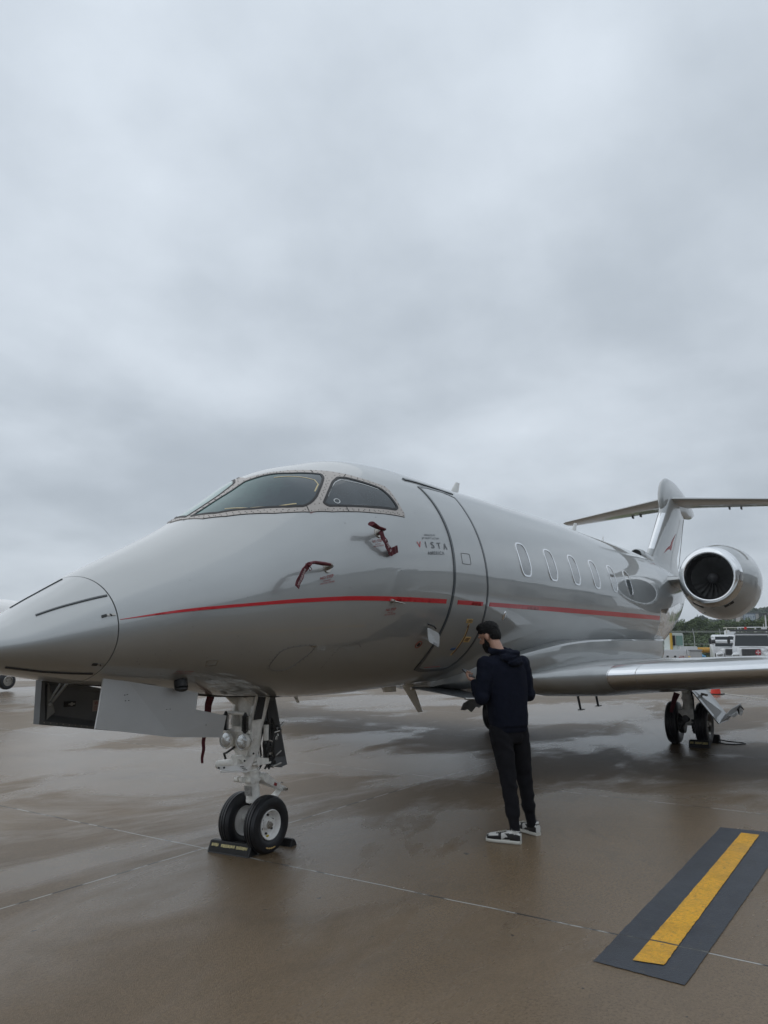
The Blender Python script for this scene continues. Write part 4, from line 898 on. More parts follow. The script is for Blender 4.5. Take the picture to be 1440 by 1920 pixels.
# forward bay doors
bm = BM(); P0 = [(3.066, 1.398), (3.25, 1.372), (3.832, 1.273), (3.809, 1.160), (4.095, 1.097), (4.06, 0.950), (3.6, 0.998), (3.007, 1.106), (3.03, 1.21)]
def outw(x, z, o=0.0): return Vector((x, Y0 - 0.30 - 0.03 * math.sin(max(0, (1.36 - z)) * 5) + o, z))
loft(bm, [[outw(x, z, -.006) for x, z in P0], [outw(x, z, .006) for x, z in P0]]); pdn = obj('nose_gear_door', bm, PAINT2, jet, smooth=False); pdn['label'] = 'pale grey outer skin of the near nose gear door'
bm = BM(); 
for x, z in ((3.22, 1.29), (3.24, 1.292), (3.225, 1.255), (3.25, 1.255), (3.55, 1.18), (3.58, 1.18), (3.9, 1.05)): box(bm, outw(x, z, -.0075), (.006, .003, .004))
obj('door_fastener', bm, SEAM, pdn, smooth=False)
# far door: shallow pan seen from its inner side
bm = BM(); ys = Y0 + 0.30
fo = lambda x, z, o=0.0: Vector((x, ys + o, z))
O_ = [(3.033, 1.372), (3.05, 1.39), (4.0, 1.19), (4.0, .935), (3.036, 1.092)]
I_ = [(3.095, 1.335), (3.11, 1.345), (3.93, 1.175), (3.93, 0.985), (3.15, 1.142)]
vo = [bm.verts.new(fo(x, z, -.02)) for x, z in O_]; vi = [bm.verts.new(fo(x, z, -.02)) for x, z in [(lerp(a[0], b[0], .35), lerp(a[1], b[1], .35)) for a, b in zip(O_, I_)]]; vd = [bm.verts.new(fo(x, z, .03)) for x, z in I_]; vb = [bm.verts.new(fo(x, z, .045)) for x, z in O_]
for i in range(5):
    j = (i + 1) % 5; bm.faces.new((vo[i], vo[j], vi[j], vi[i])); bm.faces.new((vi[i], vi[j], vd[j], vd[i])); bm.faces.new((vo[i], vb[i], vb[j], vo[j]))
bm.faces.new(vd); bm.faces.new(vb[::-1])
fd = obj('nose_gear_door', bm, DGREY, jet, smooth=False, normals=True); fd['label'] = 'dark inner pan of the far nose gear door'
LC = aty(130, 1320, ys + .03); WC = aty(178, 1323, ys + .03)
bm = BM(); plate(bm, [fo(3.075, 1.355, -.025), fo(3.11, 1.33, -.0), fo(3.155, 1.16, -.0), fo(3.085, 1.12, -.025)], 0.006, (1, .8, 0)); obj('door_end_plate', bm, mat('pale_grey_metal', (0.34, 0.355, 0.36), 0.4, 0.3), fd, smooth=False)
bm = BM(); tube(bm, [fo(3.19, 1.345, -.06), fo(3.12, 1.215, .0)], 0.018, 8, flat=.6); tube(bm, [fo(3.15, 1.345, -.05), fo(3.10, 1.22, .0)], 0.008, 8); sphere(bm, fo(3.11, 1.215, -.01), 0.02); obj('hinge_arm', bm, mat('pale_grey_metal', (0.34, 0.355, 0.36), 0.4, 0.3), fd)
bm = BM(); box(bm, LC + Vector((0, -.005, 0)), (.085, .008, .035)); obj('latch_recess', bm, BAY, fd, smooth=False)
bm = BM(); box(bm, LC + Vector((0.01, -.010, 0)), (.05, .006, .010)); box(bm, LC + Vector((0.01, -.012, 0)), (.014, .006, .022)); obj('latch_handle', bm, STEEL, fd, smooth=False)
bm = BM(); box(bm, WC + Vector((.06, -.003, 0)), (.16, .006, .075)); wp = obj('warning_placard', bm, mat('placard_pale', (0.42, 0.36, 0.34), 0.5), fd, smooth=False)
for tx, dz, h_, w_ in (('WARNING', .005, .026, .14), ('SPRING LOADED', -.013, .009, .12), ('DOOR', -.029, .009, .05)): surf_text('warning_lettering', tx, 0, 0, h_, REDTXT, wp, width=w_, mapper=lambda u, v, dz=dz: WC + Vector((-.012 + u, -.0075, dz + v)))
bm = BM()
for k in range(20): t = k / 19; sphere(bm, fo(lerp(3.07, 3.95, t), lerp(1.102, .958, t), -.022), .004, seg=6)
obj('rivet_line', bm, STEEL, fd)
# gear bay opening under the nose
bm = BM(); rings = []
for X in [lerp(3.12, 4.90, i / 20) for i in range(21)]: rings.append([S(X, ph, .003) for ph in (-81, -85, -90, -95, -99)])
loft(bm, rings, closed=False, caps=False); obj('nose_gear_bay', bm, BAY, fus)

# ---- main gear (port and starboard)
def main_gear(sg):
    yc = Y0 - sg * 1.46 if sg > 0 else 6.14; Q = lambda x, y, z: Vector((x, yc - sg * y, z))
    bm = BM(); cyl(bm, Q(13.22, 0, 1.2), Q(13.24, 0, 0.72), 0.085, 20); cyl(bm, Q(13.24, 0, .73), Q(13.245, 0, .70), .10, 20); loft(bm, [[Q(13.245 + a_ * c_, b_ * s_, z) for c_, s_ in [(math.cos(q), math.sin(q)) for q in [2 * math.pi * k / 18 for k in range(18)]]] for z, a_, b_ in ((.70, .085, .085), (.62, .075, .075), (.52, .085, .10), (.42, .10, .125), (.34, .09, .11))])
    plate(bm, [Q(13.14, -.16, .52), Q(13.14, .10, .56), Q(13.14, .12, .36), Q(13.14, .05, .34), Q(13.14, .05, .42), Q(13.14, -.06, .42), Q(13.14, -.10, .47)], .06, (1, 0, 0))
    g = obj('main_gear_strut', bm, GEARW, jet, angle=40)
    bm = BM(); tube(bm, [Q(13.16, .02, .86), Q(13.05, -.55, 1.08)], .035, 10); tube(bm, [Q(13.16, .02, .81), Q(13.05, -.55, 1.0)], .018, 8); obj('side_brace', bm, STEEL, g)
    bm = BM(); sphere(bm, Q(13.12, .0, .84), .06); cyl(bm, Q(13.05, 0, .84), Q(13.16, 0, .84), .05, 14); tube(bm, [Q(13.16, .05, .86), Q(13.10, .2, .80), Q(13.05, .34, .78)], .018, 8); obj('strut_joint', bm, GEARW, g)
    bm = BM(); cyl(bm, Q(13.06, -.02, .40), Q(13.2, -.02, .40), .055, 16); tube(bm, [Q(13.1, .07, .92), Q(13.12, .11, .7), Q(13.1, .12, .45), Q(13.12, .1, .3)], .012, 8); tube(bm, [Q(13.12, -.05, .35), Q(13.10, -.1, .27), Q(13.12, -.12, .22)], .03, 8); obj('brake_hose', bm, DARK, g)
    bm = BM(); cyl(bm, Q(13.25, -.22, .325), Q(13.25, .22, .325), .04, 16); obj('axle', bm, GEARW, g)
    for s2 in (1, -1):
        bm = BM(); o = Q(13.25, s2 * .10, .325)
        for k in range(18): a = 2 * math.pi * k / 18; box(bm, o + Vector((math.cos(a) * .145, 0, math.sin(a) * .145)), (.03, .07, .035), rot=Matrix.Rotation(-a, 3, 'Y'))
        cyl(bm, o + Vector((0, -.04, 0)), o + Vector((0, .04, 0)), .14, 24); obj('brake_stack', bm, DARK, g, smooth=False)
        wheel(13.25, yc - sg * s2 * .225, .332, .19, .165, s2 * sg, spokes=True)
    # two-leaf folded gear door
    A = [aty(1286, 1297, 2.80), aty(1316, 1294, 2.76), aty(1362, 1339, 2.46), aty(1347, 1357, 2.50)]; B_ = [aty(1347, 1357, 2.50), aty(1362, 1339, 2.46), aty(1374, 1328, 2.40), aty(1389, 1319, 2.33), aty(1390, 1328, 2.33), aty(1393, 1334, 2.31), aty(1390, 1342, 2.32), aty(1384, 1338, 2.34), aty(1376, 1345, 2.37), aty(1370, 1343, 2.39), aty(1364, 1350, 2.43)]
    fl = lambda p: p if sg > 0 else Vector((p.x, 2 * Y0 - p.y, p.z))
    A[0].z += .12; A[1].z += .12
    if sg < 0: B_ = [p * 1 for p in [aty(864, 1331, 6.6), aty(869, 1319, 6.6), aty(892, 1303, 6.6), aty(914, 1299, 6.6), aty(912, 1316, 6.6), aty(898, 1327, 6.6), aty(892, 1325, 6.6), aty(884, 1335, 6.6), aty(876, 1329, 6.6), aty(872, 1332, 6.6)]]; B_ = [Vector((p.x, 2 * Y0 - p.y, p.z)) for p in B_]
    bm = BM(); plate(bm, [fl(p) for p in A], .014); dr = obj('main_gear_door', bm, PAINT, jet, smooth=False)
    bm = BM(); plate(bm, [fl(p) + Vector((.0, 0, 0)) for p in B_], .016); obj('door_leaf', bm, PAINT2, dr, smooth=False)
    bm = BM(); tp = aty(1393, 1325, 2.30); pts = [tp, tp + Vector((.05, -.02, .02)), tp + Vector((.02, -.03, -.06)), tp + Vector((0, -.02, -.13))]; tube(bm, [fl(p) for p in (aty(1386, 1340, 2.32), aty(1384, 1330, 2.33), aty(1388, 1324, 2.31), aty(1395, 1331, 2.29))], [.006, .02, .025, .008], 8, flat=.4); obj('door_hook', bm, DARK, dr)
main_gear(1); main_gear(-1)

# ================================================================== flags and ribbons hanging from the jet
def ribbon_bm(pts, w0, side, bm=None, t=0.003, w1=None):
    bm = bm or BM(); pts = [Vector(p) for p in pts]; P = []
    for a, b in zip(pts, pts[1:]):
        for k in range(6): P.append(a.lerp(b, k / 6))
    P.append(pts[-1]); rings = []
    for i, p in enumerate(P):
        d = (P[min(i + 1, len(P) - 1)] - P[max(0, i - 1)]).normalized(); s = Vector(side) - d * d.dot(Vector(side)); s.normalize(); n = d.cross(s); w = (w0 if w1 is None else lerp(w0, w1, i / (len(P) - 1))) / 2
        q = p + n * 0.004 * math.sin(i * 1.1)
        rings.append([q + s * w + n * t, q - s * w + n * t, q - s * w - n * t, q + s * w - n * t])
    loft(bm, rings); return bm
def ribbon_text(root, a, b, side, h, txt='REMOVE BEFORE FLIGHT', wd=None, off=0.007):
    a, b = Vector(a), Vector(b); d = (b - a).normalized(); s = (Vector(side) - d * d.dot(Vector(side))).normalized(); n = d.cross(s)
    if n.y > 0: n = -n
    surf_text('ribbon_lettering', txt, 0, 0, h, FLAGT, root, width=wd or (b - a).length * .92, mapper=lambda u, v: a + d * (u + .01) + (n.cross(d)) * (v - h * .5) + n * off, ink=.01)
ypr = S(4.52, 12.4).y - .075
r1 = wroot('pitot_cover', (4.40, ypr, 2.13)); tag(r1, 'maroon cover on the lower forward probe, its lettered ribbon hanging down to the left', 'probe cover')
bm = BM(); zz = S(4.52, 12.4).z + .012; tube(bm, [(4.45, ypr, zz), (4.38, ypr, zz), (4.28, ypr, zz + .002), (4.21, ypr, zz - .012)], [.017, .024, .020, .016], 10, flat=.6); obj('cover_sleeve', bm, FLAG, r1)
rb1 = [(4.235, ypr, zz - .005), (4.19, ypr - .004, zz - .03), (4.14, ypr, zz - .09), (4.085, ypr, zz - .185)]
bm = ribbon_bm(rb1, .046, (1, 0, .55)); rr1 = obj('ribbon', bm, FLAG, r1, smooth=False); ribbon_text(rr1, (4.173, ypr, zz - .045), (4.09, ypr, zz - .178), (1, 0, .55), .020)
bm = BM(); tube(bm, [(4.21, ypr, zz - .02), (4.235, ypr - .01, zz - .05), (4.215, ypr - .01, zz - .065), (4.20, ypr, zz - .035)], .003, 6); obj('tie_loop', bm, FLAG, r1)
p2 = S(5.11, 22.6); yq = p2.y - .08; zq = p2.z
r2 = wroot('pitot_cover', (5.05, yq, zq)); tag(r2, 'maroon cover on the upper probe under the side cockpit window, ribbon folded right', 'probe cover')
bm = BM(); tube(bm, [(5.08, yq, zq + .02), (4.99, yq, zq + .025), (4.90, yq, zq + .045)], [.022, .026, .034], 10, flat=.55); obj('cover_sleeve', bm, FLAG, r2)
Rb = [(5.02, yq, zq + .0), (5.06, yq - .02, zq - .07), (5.12, yq - .02, zq - .135), (5.165, yq - .01, zq - .165)]
bm = ribbon_bm(Rb, .05, (1, 0, .6)); rr2 = obj('ribbon', bm, FLAG, r2, smooth=False); ribbon_bm([(5.155, yq - .01, zq - .16), (5.21, yq - .01, zq - .138), (5.275, yq, zq - .118)], .06, (0, 0, 1), (bm2 := BM())); obj('ribbon_end', bm2, FLAG, r2, smooth=False); ribbon_text(rr2, (5.055, yq - .02, zq - .055), (5.15, yq - .015, zq - .155), (1, 0, .6), .022, 'REMOVE BEF')
r3 = wroot('gear_pin_streamer', (4.2, Y0, 1.2)); tag(r3, 'long dark maroon strap hanging from the open nose gear bay behind the pale door', 'streamer')
obj('strap', ribbon_bm([(4.26, Y0, 1.23), (4.235, Y0, 1.12), (4.215, Y0, 1.02)], .075, (1, 0, 0), w1=.055), FLAG, r3, smooth=False)
obj('strap_tail', ribbon_bm([(4.215, Y0, 1.03), (4.205, Y0, .95), (4.205, Y0, .84), (4.195, Y0, .73)], .045, (1, 0, 0), w1=.02), FLAG, r3, smooth=False)
r4 = tag(obj('gear_pin_streamer', ribbon_bm([(13.02, 3.05, .80), (12.99, 3.10, .66), (12.95, 3.14, .50)], .10, (.1, 1, 0), w1=.05), FLAG, None, smooth=False), 'dark maroon ribbon hanging on the near main gear strut', 'streamer')

# ================================================================== chocks
def chock(name, c, rz, L_, label, rope=None, stripe=True, group=None, hgt=.085, wd=.13):
    r = empty(name, c, rz); tag(r, label, 'wheel chock', group)
    bm = BM(); pr = [(-wd / 2, 0), (-wd / 2 + .01, .025), (-wd * .18, hgt), (wd * .12, hgt), (wd / 2 - .01, .025), (wd / 2, 0)]
    loft(bm, [[Vector((x * s, y, z * (1 if s == 1 else .9))) for x, z in pr] for y, s in ((-L_ / 2, .86), (-L_ / 2 + .015, 1), (L_ / 2 - .015, 1), (L_ / 2, .86))])
    o = obj('chock_body', bm, BLACK, r, angle=25)
    bm = BM()
    for k in range(11): x = lerp(-wd / 2 + .004, -wd * .19, (k + .5) / 11); z = lerp(.012, hgt - .004, (k + .5) / 11); box(bm, (x - .002, 0, z), (.003, L_ * .94, .003))
    obj('chock_grooves', bm, SEAM, r, smooth=False)
    if stripe:
        bm = BM(); a, b = Vector((-wd / 2 + .01, 0, .030)), Vector((-wd * .18, 0, hgt - .004)); d = (b - a); nn = Vector((-d.z, 0, d.x)).normalized()
        n_ = 26; random.seed(5)
        for k in range(n_):
            y0_ = lerp(-L_ * .43, L_ * .43, k / n_); y1_ = lerp(-L_ * .43, L_ * .43, (k + .93) / n_); lo = .28 + random.uniform(0, .06); hi = .72 - random.uniform(0, .06)
            if random.random() < .08: continue
            q = [a + d * lo, a + d * hi]; plate(bm, [q[0] + Vector((0, y0_, 0)), q[1] + Vector((0, y0_, 0)), q[1] + Vector((0, y1_, 0)), q[0] + Vector((0, y1_, 0))], .006, nn)
        obj('reflective_band', bm, mat('worn_yellow', (0.42, 0.36, 0.16) if hgt < .1 else (.6, .42, .05), .5, noise_amt=.5, nscale=70), r, smooth=False)
    if rope: bm = BM(); tube(bm, rope, .009, 8); obj('rope', bm, BLACK, r)
    return r
chock('wheel_chock', (4.62, 4.475, 0.0), R(6), .40, 'black ribbed rubber chock with a worn yellow band in front of the nose wheels')
chock('wheel_chock', (5.03, 4.36, 0.0), R(4), .30, 'small black chock behind the nose wheels', stripe=False, hgt=.055, wd=.09)
chock('wheel_chock', (12.93, 2.735, 0.0), 0.0, .30, 'black chock with a bright yellow band in front of the near main wheel', hgt=.11, wd=.16)
chock('wheel_chock', (13.64, 2.70, 0.0), 0.0, .26, 'black chock behind the near main wheel with a looped rope trailing right', stripe=False, hgt=.13, wd=.15, rope=[(0.0, -.12, .05), (.02, -.25, .03), (.12, -.45, .012), (.02, -.50, .012), (-.12, -.42, .012), (-.20, -.25, .012), (-.12, -.12, .02)])
chock('wheel_chock', (12.95, 6.0, 0.0), 0.0, .30, 'black chock at the far main wheel, low beside the standing man', stripe=False, hgt=.10, wd=.15)
# ================================================================== standing man
base = atz(958, 1573); man = empty('person', base, R(-30))
tag(man, 'bearded man in navy hoodie, dark joggers and black-and-white sneakers looking at his phone', 'person')
SKIN = mat('skin', (0.42, 0.235, 0.165), 0.5, noise_amt=0.08, nscale=30)
HAIR = mat('black_hair', (0.006, 0.0055, 0.0055), 0.6, spec=0.25, noise_amt=0.4, nscale=120, bump=0.9, bscale=130)
NAVY = mat('navy_fleece', (0.0075, 0.0095, 0.019), 0.95, spec=0.15, noise_amt=0.15, nscale=40, bump=0.25, bscale=160)
JOG = mat('charcoal_joggers', (0.0085, 0.0085, 0.011), 0.9, spec=0.2, noise_amt=0.15, nscale=40, bump=0.2, bscale=160)
def soft(name, bm, m, parent, vox, it=6, fac=0.6, wr=None):
    o = obj(name, bm, m, parent, angle=None); o = mesh_from_mods(o, [('REMESH', dict(mode='VOXEL', voxel_size=vox)), ('SMOOTH', dict(factor=fac, iterations=it))])
    if wr:
        me = o.data; no = [v.normal.copy() for v in me.vertices]
        for v, n in zip(me.vertices, no): v.co += n * wr(v.co)
    return o
V = Vector
hc = V((-.03, .215, 1.668)); HM = Matrix.Translation(hc) @ Matrix.Rotation(R(27), 4, 'Z') @ Matrix.Rotation(R(-27), 4, 'X')
H = lambda x, y, z: HM @ V((x, y, z)); HR = HM.to_3x3()
bm = BM()
sphere(bm, H(0, -.012, .025), 1, sc_=(.076, .096, .088), rot=HR, seg=24)
sphere(bm, H(0, .028, -.045), 1, sc_=(.058, .062, .072), rot=HR, seg=20)       # face and jaw
sphere(bm, H(0, .062, -.098), 1, sc_=(.026, .024, .020), rot=HR)                # chin
tube(bm, [H(0, .086, .012), H(0, .104, -.022), H(0, .092, -.032)], [.009, .014, .010], 10)   # nose
for s in (-1, 1):
    sphere(bm, H(s * .078, -.012, -.022), 1, sc_=(.010, .020, .032), rot=HR)     # ears
    sphere(bm, H(s * .030, .074, .020), 1, sc_=(.024, .014, .010), rot=HR)       # brows
tube(bm, [H(-.022, .087, -.062), H(0, .093, -.060), H(.022, .087, -.062)], .007, 8)   # lips
tube(bm, [V((.015, .085, 1.44)), V((.0, .115, 1.53)), H(0, -.02, -.05)], [.065, .054, .054], 18)
# torso, arms, legs under the clothes
def limb(bm, pts, rad, seg=14):
    tube(bm, pts, rad, seg)
    for p, r in zip(pts, rad): sphere(bm, p, r * .99, seg=12)
limb(bm, [V((.04, .05, .92)), V((.035, .06, 1.15)), V((.03, .08, 1.36))], [.12, .11, .12])
LS, LE_, LW = V((-.155, .09, 1.42)), V((-.222, .055, 1.15)), V((-.150, .275, 1.262)); RS_, RE_, RW = V((.205, .075, 1.42)), V((.255, .05, 1.165)), V((.10, .27, 1.21))
limb(bm, [V((.0, .08, 1.42)), LS, LE_, LW], [.06, .05, .038, .026]); limb(bm, [V((.06, .08, 1.42)), RS_, RE_, RW], [.06, .05, .038, .026])
LH, LK, LA = V((-.05, .05, .90)), V((-.042, -.045, .49)), V((-.05, -.13, .10)); RH_, RK, RA = V((.13, .05, .90)), V((.185, .05, .49)), V((.235, .03, .10))
limb(bm, [LH, LK, LA], [.075, .05, .038]); limb(bm, [RH_, RK, RA], [.075, .05, .038])
# hands: palm, four curled fingers and a side thumb each
def hand(bm, w, pd, pn, mirror):
    pd = V(pd).normalized(); pn = V(pn); pn = (pn - pd * pn.dot(pd)).normalized(); sd = pd.cross(pn) * mirror
    m3 = Matrix((sd, pd, pn)).transposed(); sphere(bm, w + pd * .05, 1, sc_=(.038, .052, .015), rot=m3)
    for i, L_ in enumerate((.070, .080, .074, .058)):
        b = w + pd * .088 + sd * (-.028 + i * .019)
        tube(bm, [b - pd * .015, b + pd * L_ * .40 + pn * .004, b + pd * L_ * .62 + pn * .022, b + pd * L_ * .60 + pn * .042], [.0095, .0085, .008, .0065], 8)
    t = w + pd * .03 - sd * .034
    tube(bm, [t, t - sd * .018 + pd * .028 + pn * .012, t - sd * .010 + pd * .058 + pn * .026, t + sd * .006 + pd * .076 + pn * .028], [.013, .0115, .010, .008], 8)
hand(bm, LW, (.06, .9, .42), (.25, -.30, .85), 1); hand(bm, RW, (-.5, .8, .2), (0, -.3, .9), -1)
soft('body', bm, SKIN, man, 0.0058, 3, .4)
# hair: short cap, faded sides; beard
bm = BM()
sphere(bm, H(0, -.018, .040), 1, sc_=(.081, .101, .086), rot=HR, seg=28); sphere(bm, H(0, .022, .098), 1, sc_=(.056, .062, .034), rot=HR); sphere(bm, H(0, -.055, -.005), 1, sc_=(.070, .058, .085), rot=HR)
bmesh.ops.delete(bm, geom=[v for v in bm.verts if (HM.inverted() @ v.co).z < -.030 + max(0, (HM.inverted() @ v.co).y) * .9 and False], context='VERTS')
def hairtrim(co):
    q = HM.inverted() @ co; n = noise.noise(co * 55) * .0035 + noise.noise(co * 130) * .002
    low = interp(q.y, [-.10, -.045, -.02, .0, .03, .06, .075, .10], [-.085, -.075, -.03, .0, .02, .040, .052, .056])
    t = max(0, min(1, (q.z - low) / .022 + .5)); t = t * t * (3 - 2 * t)
    return n * t - .026 * (1 - t)
soft('hair', bm, HAIR, man, 0.005, 3, .5, hairtrim)
bm = BM(); sphere(bm, H(0, .034, -.076), 1, sc_=(.063, .064, .056), rot=HR, seg=20); sphere(bm, H(0, .068, -.105), 1, sc_=(.036, .030, .034), rot=HR)
for s in (-1, 1): tube(bm, [H(s * .066, .008, -.018), H(s * .064, .02, -.05), H(s * .05, .04, -.085)], [.010, .014, .02], 10)
soft('beard', bm, HAIR, man, 0.005, 3, .5, lambda c: noise.noise(c * 80) * .003)
for s in (-1, 1):
    bm = BM(); sphere(bm, H(s * .030, .070, .002), .0100, seg=12); obj('eye', bm, mat('eye_white', (.55, .53, .5), .3), man); bm = BM(); sphere(bm, H(s * .030, .0775, .001), .0050, seg=8); obj('pupil', bm, mat('pupil', (.01, .008, .006), .2), man)
    bm = BM(); tube(bm, [H(s * .014, .088, .020), H(s * .032, .088, .026), H(s * .050, .078, .021)], .0045, 6); obj('eyebrow', bm, HAIR, man)
# hoodie
bm = BM(); rings = []
for z, cx, cy, rx, ry in ((.855, .042, .05, .155, .118), (.87, .042, .05, .162, .124), (.895, .042, .05, .163, .125), (.915, .042, .05, .170, .134), (1.0, .040, .052, .176, .138), (1.12, .038, .056, .180, .138), (1.25, .034, .066, .190, .140), (1.36, .030, .076, .202, .138), (1.43, .027, .082, .190, .125), (1.475, .022, .088, .130, .105), (1.52, .012, .10, .078, .080)):
    rings.append([V((cx + rx * math.copysign(abs(math.cos(a)) ** .85, math.cos(a)), cy + ry * math.copysign(abs(math.sin(a)) ** .85, math.sin(a)), z)) for a in [2 * math.pi * k / 40 for k in range(40)]])
loft(bm, rings)
def sleeve(bm, s, e, w_):
    limb(bm, [s + (V((.03, .08, 1.40)) - s) * .35, s, s.lerp(e, .5) + V((0, -.006, 0)), e, e.lerp(w_, .45) + V((0, 0, -.012)), w_.lerp(e, .10)], [.085, .082, .072, .066, .058, .040], 18)
sleeve(bm, LS + V((0, -.005, -.005)), LE_, LW); sleeve(bm, RS_ + V((0, -.005, -.005)), RE_, RW)
def wrk(c, f=9, a=.006):
    arm = abs(c.x - .035) > .17
    w_ = noise.noise(V((c.x * f, c.y * f, c.z * f * .8))) * a * .8 + (1 - abs(noise.noise(V((c.x * f * 1.3 + c.z * 6, c.y * f, c.z * f * 1.1)))) * 2.4) * a * (.7 if arm else .3)
    if c.z < .905 and c.z > .85 and abs(c.x - .04) < .19: w_ = noise.noise(c * 60) * .0015 - .002
    return w_
soft('hoodie', bm, NAVY, man, 0.0075, 5, .6, wrk)
bm = BM(); tubez = []
for k in range(29):
    a = R(-215 + k * 250 / 28); tubez.append((V((.005 + .088 * math.cos(a), .10 + .085 * math.sin(a), 1.520 + .012 * math.sin(a) + .02 * (math.sin(a) > 0) * math.sin(a)))))
for q_ in tubez: q_.z += .012
tube(bm, tubez, [.018 + .015 * math.sin(math.pi * k / 28) for k in range(29)], 12)
sphere(bm, V((.03, -.02, 1.475)), 1, sc_=(.105, .058, .045), seg=20); sphere(bm, V((.05, -.052, 1.44)), 1, sc_=(.080, .040, .034)); sphere(bm, V((.055, -.02, 1.515)), 1, sc_=(.075, .045, .028))
soft('hood', bm, NAVY, man, 0.0065, 4, .5, lambda c: (1 - abs(noise.noise(V((c.x * 12, c.y * 12, c.z * 34)))) * 3) * .006)
# joggers
bm = BM()
loft(bm, [[V((.042 + rx * math.cos(a), .05 + ry * math.sin(a), z)) for a in [2 * math.pi * k / 28 for k in range(28)]] for z, rx, ry in ((.93, .12, .09), (.90, .145, .108), (.82, .153, .116), (.77, .12, .10))])
def trouser(h, k_, a_):
    limb(bm, [h + V((0, 0, -.03)), h.lerp(k_, .4), h.lerp(k_, .75), k_, k_.lerp(a_, .35), k_.lerp(a_, .68), a_.lerp(k_, .22)], [.094, .088, .074, .067, .063, .055, .045], 20)
    tube(bm, [a_.lerp(k_, .26), a_.lerp(k_, -.08)], [.044, .040], 18)
trouser(LH, LK, LA); trouser(RH_, RK, RA)
def wr2(c):
    f = (1 - abs(noise.noise(V((c.x * 9 + c.z * 9, c.y * 9 - c.z * 3, c.z * 9)))) * 2.6); k = .0075 if .2 < c.z < .85 else .002
    return f * k * .8 + noise.noise(c * 12) * .004
soft('joggers', bm, JOG, man, 0.0075, 4, .5, wr2)
# sneakers
SWH = mat('shoe_white', (.62, .62, .60), .5); SBK = mat('shoe_black', (.015, .015, .016), .45); SOLE = mat('sole_white', (.58, .57, .52), .6)
def sneaker(heel, yaw, outer):
    M = Matrix.Translation(heel) @ Matrix.Rotation(yaw, 4, 'Z')      # local: y to the toe, x right
    r_ = lambda *p: M @ V(p)
    st = [(0.0, .026, .0), (.02, .034, 0), (.06, .037, 0), (.12, .036, 0), (.17, .043, .003), (.22, .046, .004), (.26, .040, .004), (.285, .024, .003), (.292, .008, .002)]
    hb = [.085, .095, .104, .094, .080, .072, .064, .052, .036]
    def ring(y, w_, cx, z0, z1, n=20, e=.7): return [r_(cx + w_ * math.copysign(abs(math.cos(a)) ** e, math.cos(a)), y, (z0 + z1) / 2 + (z1 - z0) / 2 * math.copysign(abs(math.sin(a)) ** e, math.sin(a))) for a in [2 * math.pi * k / n for k in range(n)]]
    bm = BM(); loft(bm, [ring(y, w_ + .004, cx, 0, .028, e=.35) for y, w_, cx in st]); so_ = obj('sneaker_sole', bm, SOLE, man, angle=50)
    bm = BM(); loft(bm, [ring(y, w_ * .97, cx, .018, h) for (y, w_, cx), h in zip(st, hb)])
    tube(bm, [r_(0, .05, .07), r_(0, .045, .105)], [.036, .038], 16)
    up = obj('sneaker', bm, SWH, man, angle=50)
    # black overlays: toe guard, eyestay, heel counter, collar, swoosh
    def hgt(y): return interp(y, [s[0] for s in st], hb)
    def wdt(y): return interp(y, [s[0] for s in st], [s[1] for s in st]) * .97
    def skin(y, a, o=.0018):
        z0, z1 = .018, hgt(y); w_ = wdt(y) + o; e = .7; cx = interp(y, [s[0] for s in st], [s[2] for s in st])
        return r_(cx + w_ * math.copysign(abs(math.cos(a)) ** e, math.cos(a)), y, (z0 + z1) / 2 + ((z1 - z0) / 2 + o) * math.copysign(abs(math.sin(a)) ** e, math.sin(a)))
    bm = BM()
    def grid(y0, y1, a0, a1, n=8, m=6):
        vs = [[bm.verts.new(skin(lerp(y0(j / m) if callable(y0) else y0, y1(j / m) if callable(y1) else y1, i / n), R(lerp(a0, a1, j / m)))) for j in range(m + 1)] for i in range(n + 1)]
        for i in range(n):
            for j in range(m): bm.faces.new((vs[i][j], vs[i + 1][j], vs[i + 1][j + 1], vs[i][j + 1]))
    for s in (0, 1):
        A = (lambda a: 180 - a) if s else (lambda a: a)
        grid(.175, .29, A(-40), A(12))                      # toe guard
        grid(.262, .291, A(12), A(60), 4)                    # front rand
        grid(.0, .085, A(-40), A(20))                        # heel counter
        grid(.115, .20, A(48), A(76))                        # eyestay
        grid(.155, .178, A(-40), A(50), 3)
        grid(-.0, .05, A(58), A(90), 4)                      # heel tab
        grid(lambda t: .07 + .02 * t, lambda t: .085 + .045 * t, A(-22), A(28), 3)    # swoosh tail
        grid(lambda t: .085, lambda t: .15 - .03 * t, A(-28), A(-4), 5)               # swoosh belly
    tube(bm, [r_(0, .05, .098), r_(0, .045, .108)], [.0365, .0385], 16)
    obj('sneaker_overlay', bm, SBK, up, normals=False)
    bm = BM()
    for k in range(5): y = .125 + k * .016; tube(bm, [skin(y, R(60), .004), skin(y, R(90), .006), skin(y, R(120), .004)], .003, 6)
    obj('laces', bm, SWH if False else mat('lace_cream', (.5, .48, .42), .7), up)
sneaker(V((-.025, -.175, 0)), R(40), 1); sneaker(V((.268, -.02, 0)), R(6), 1)
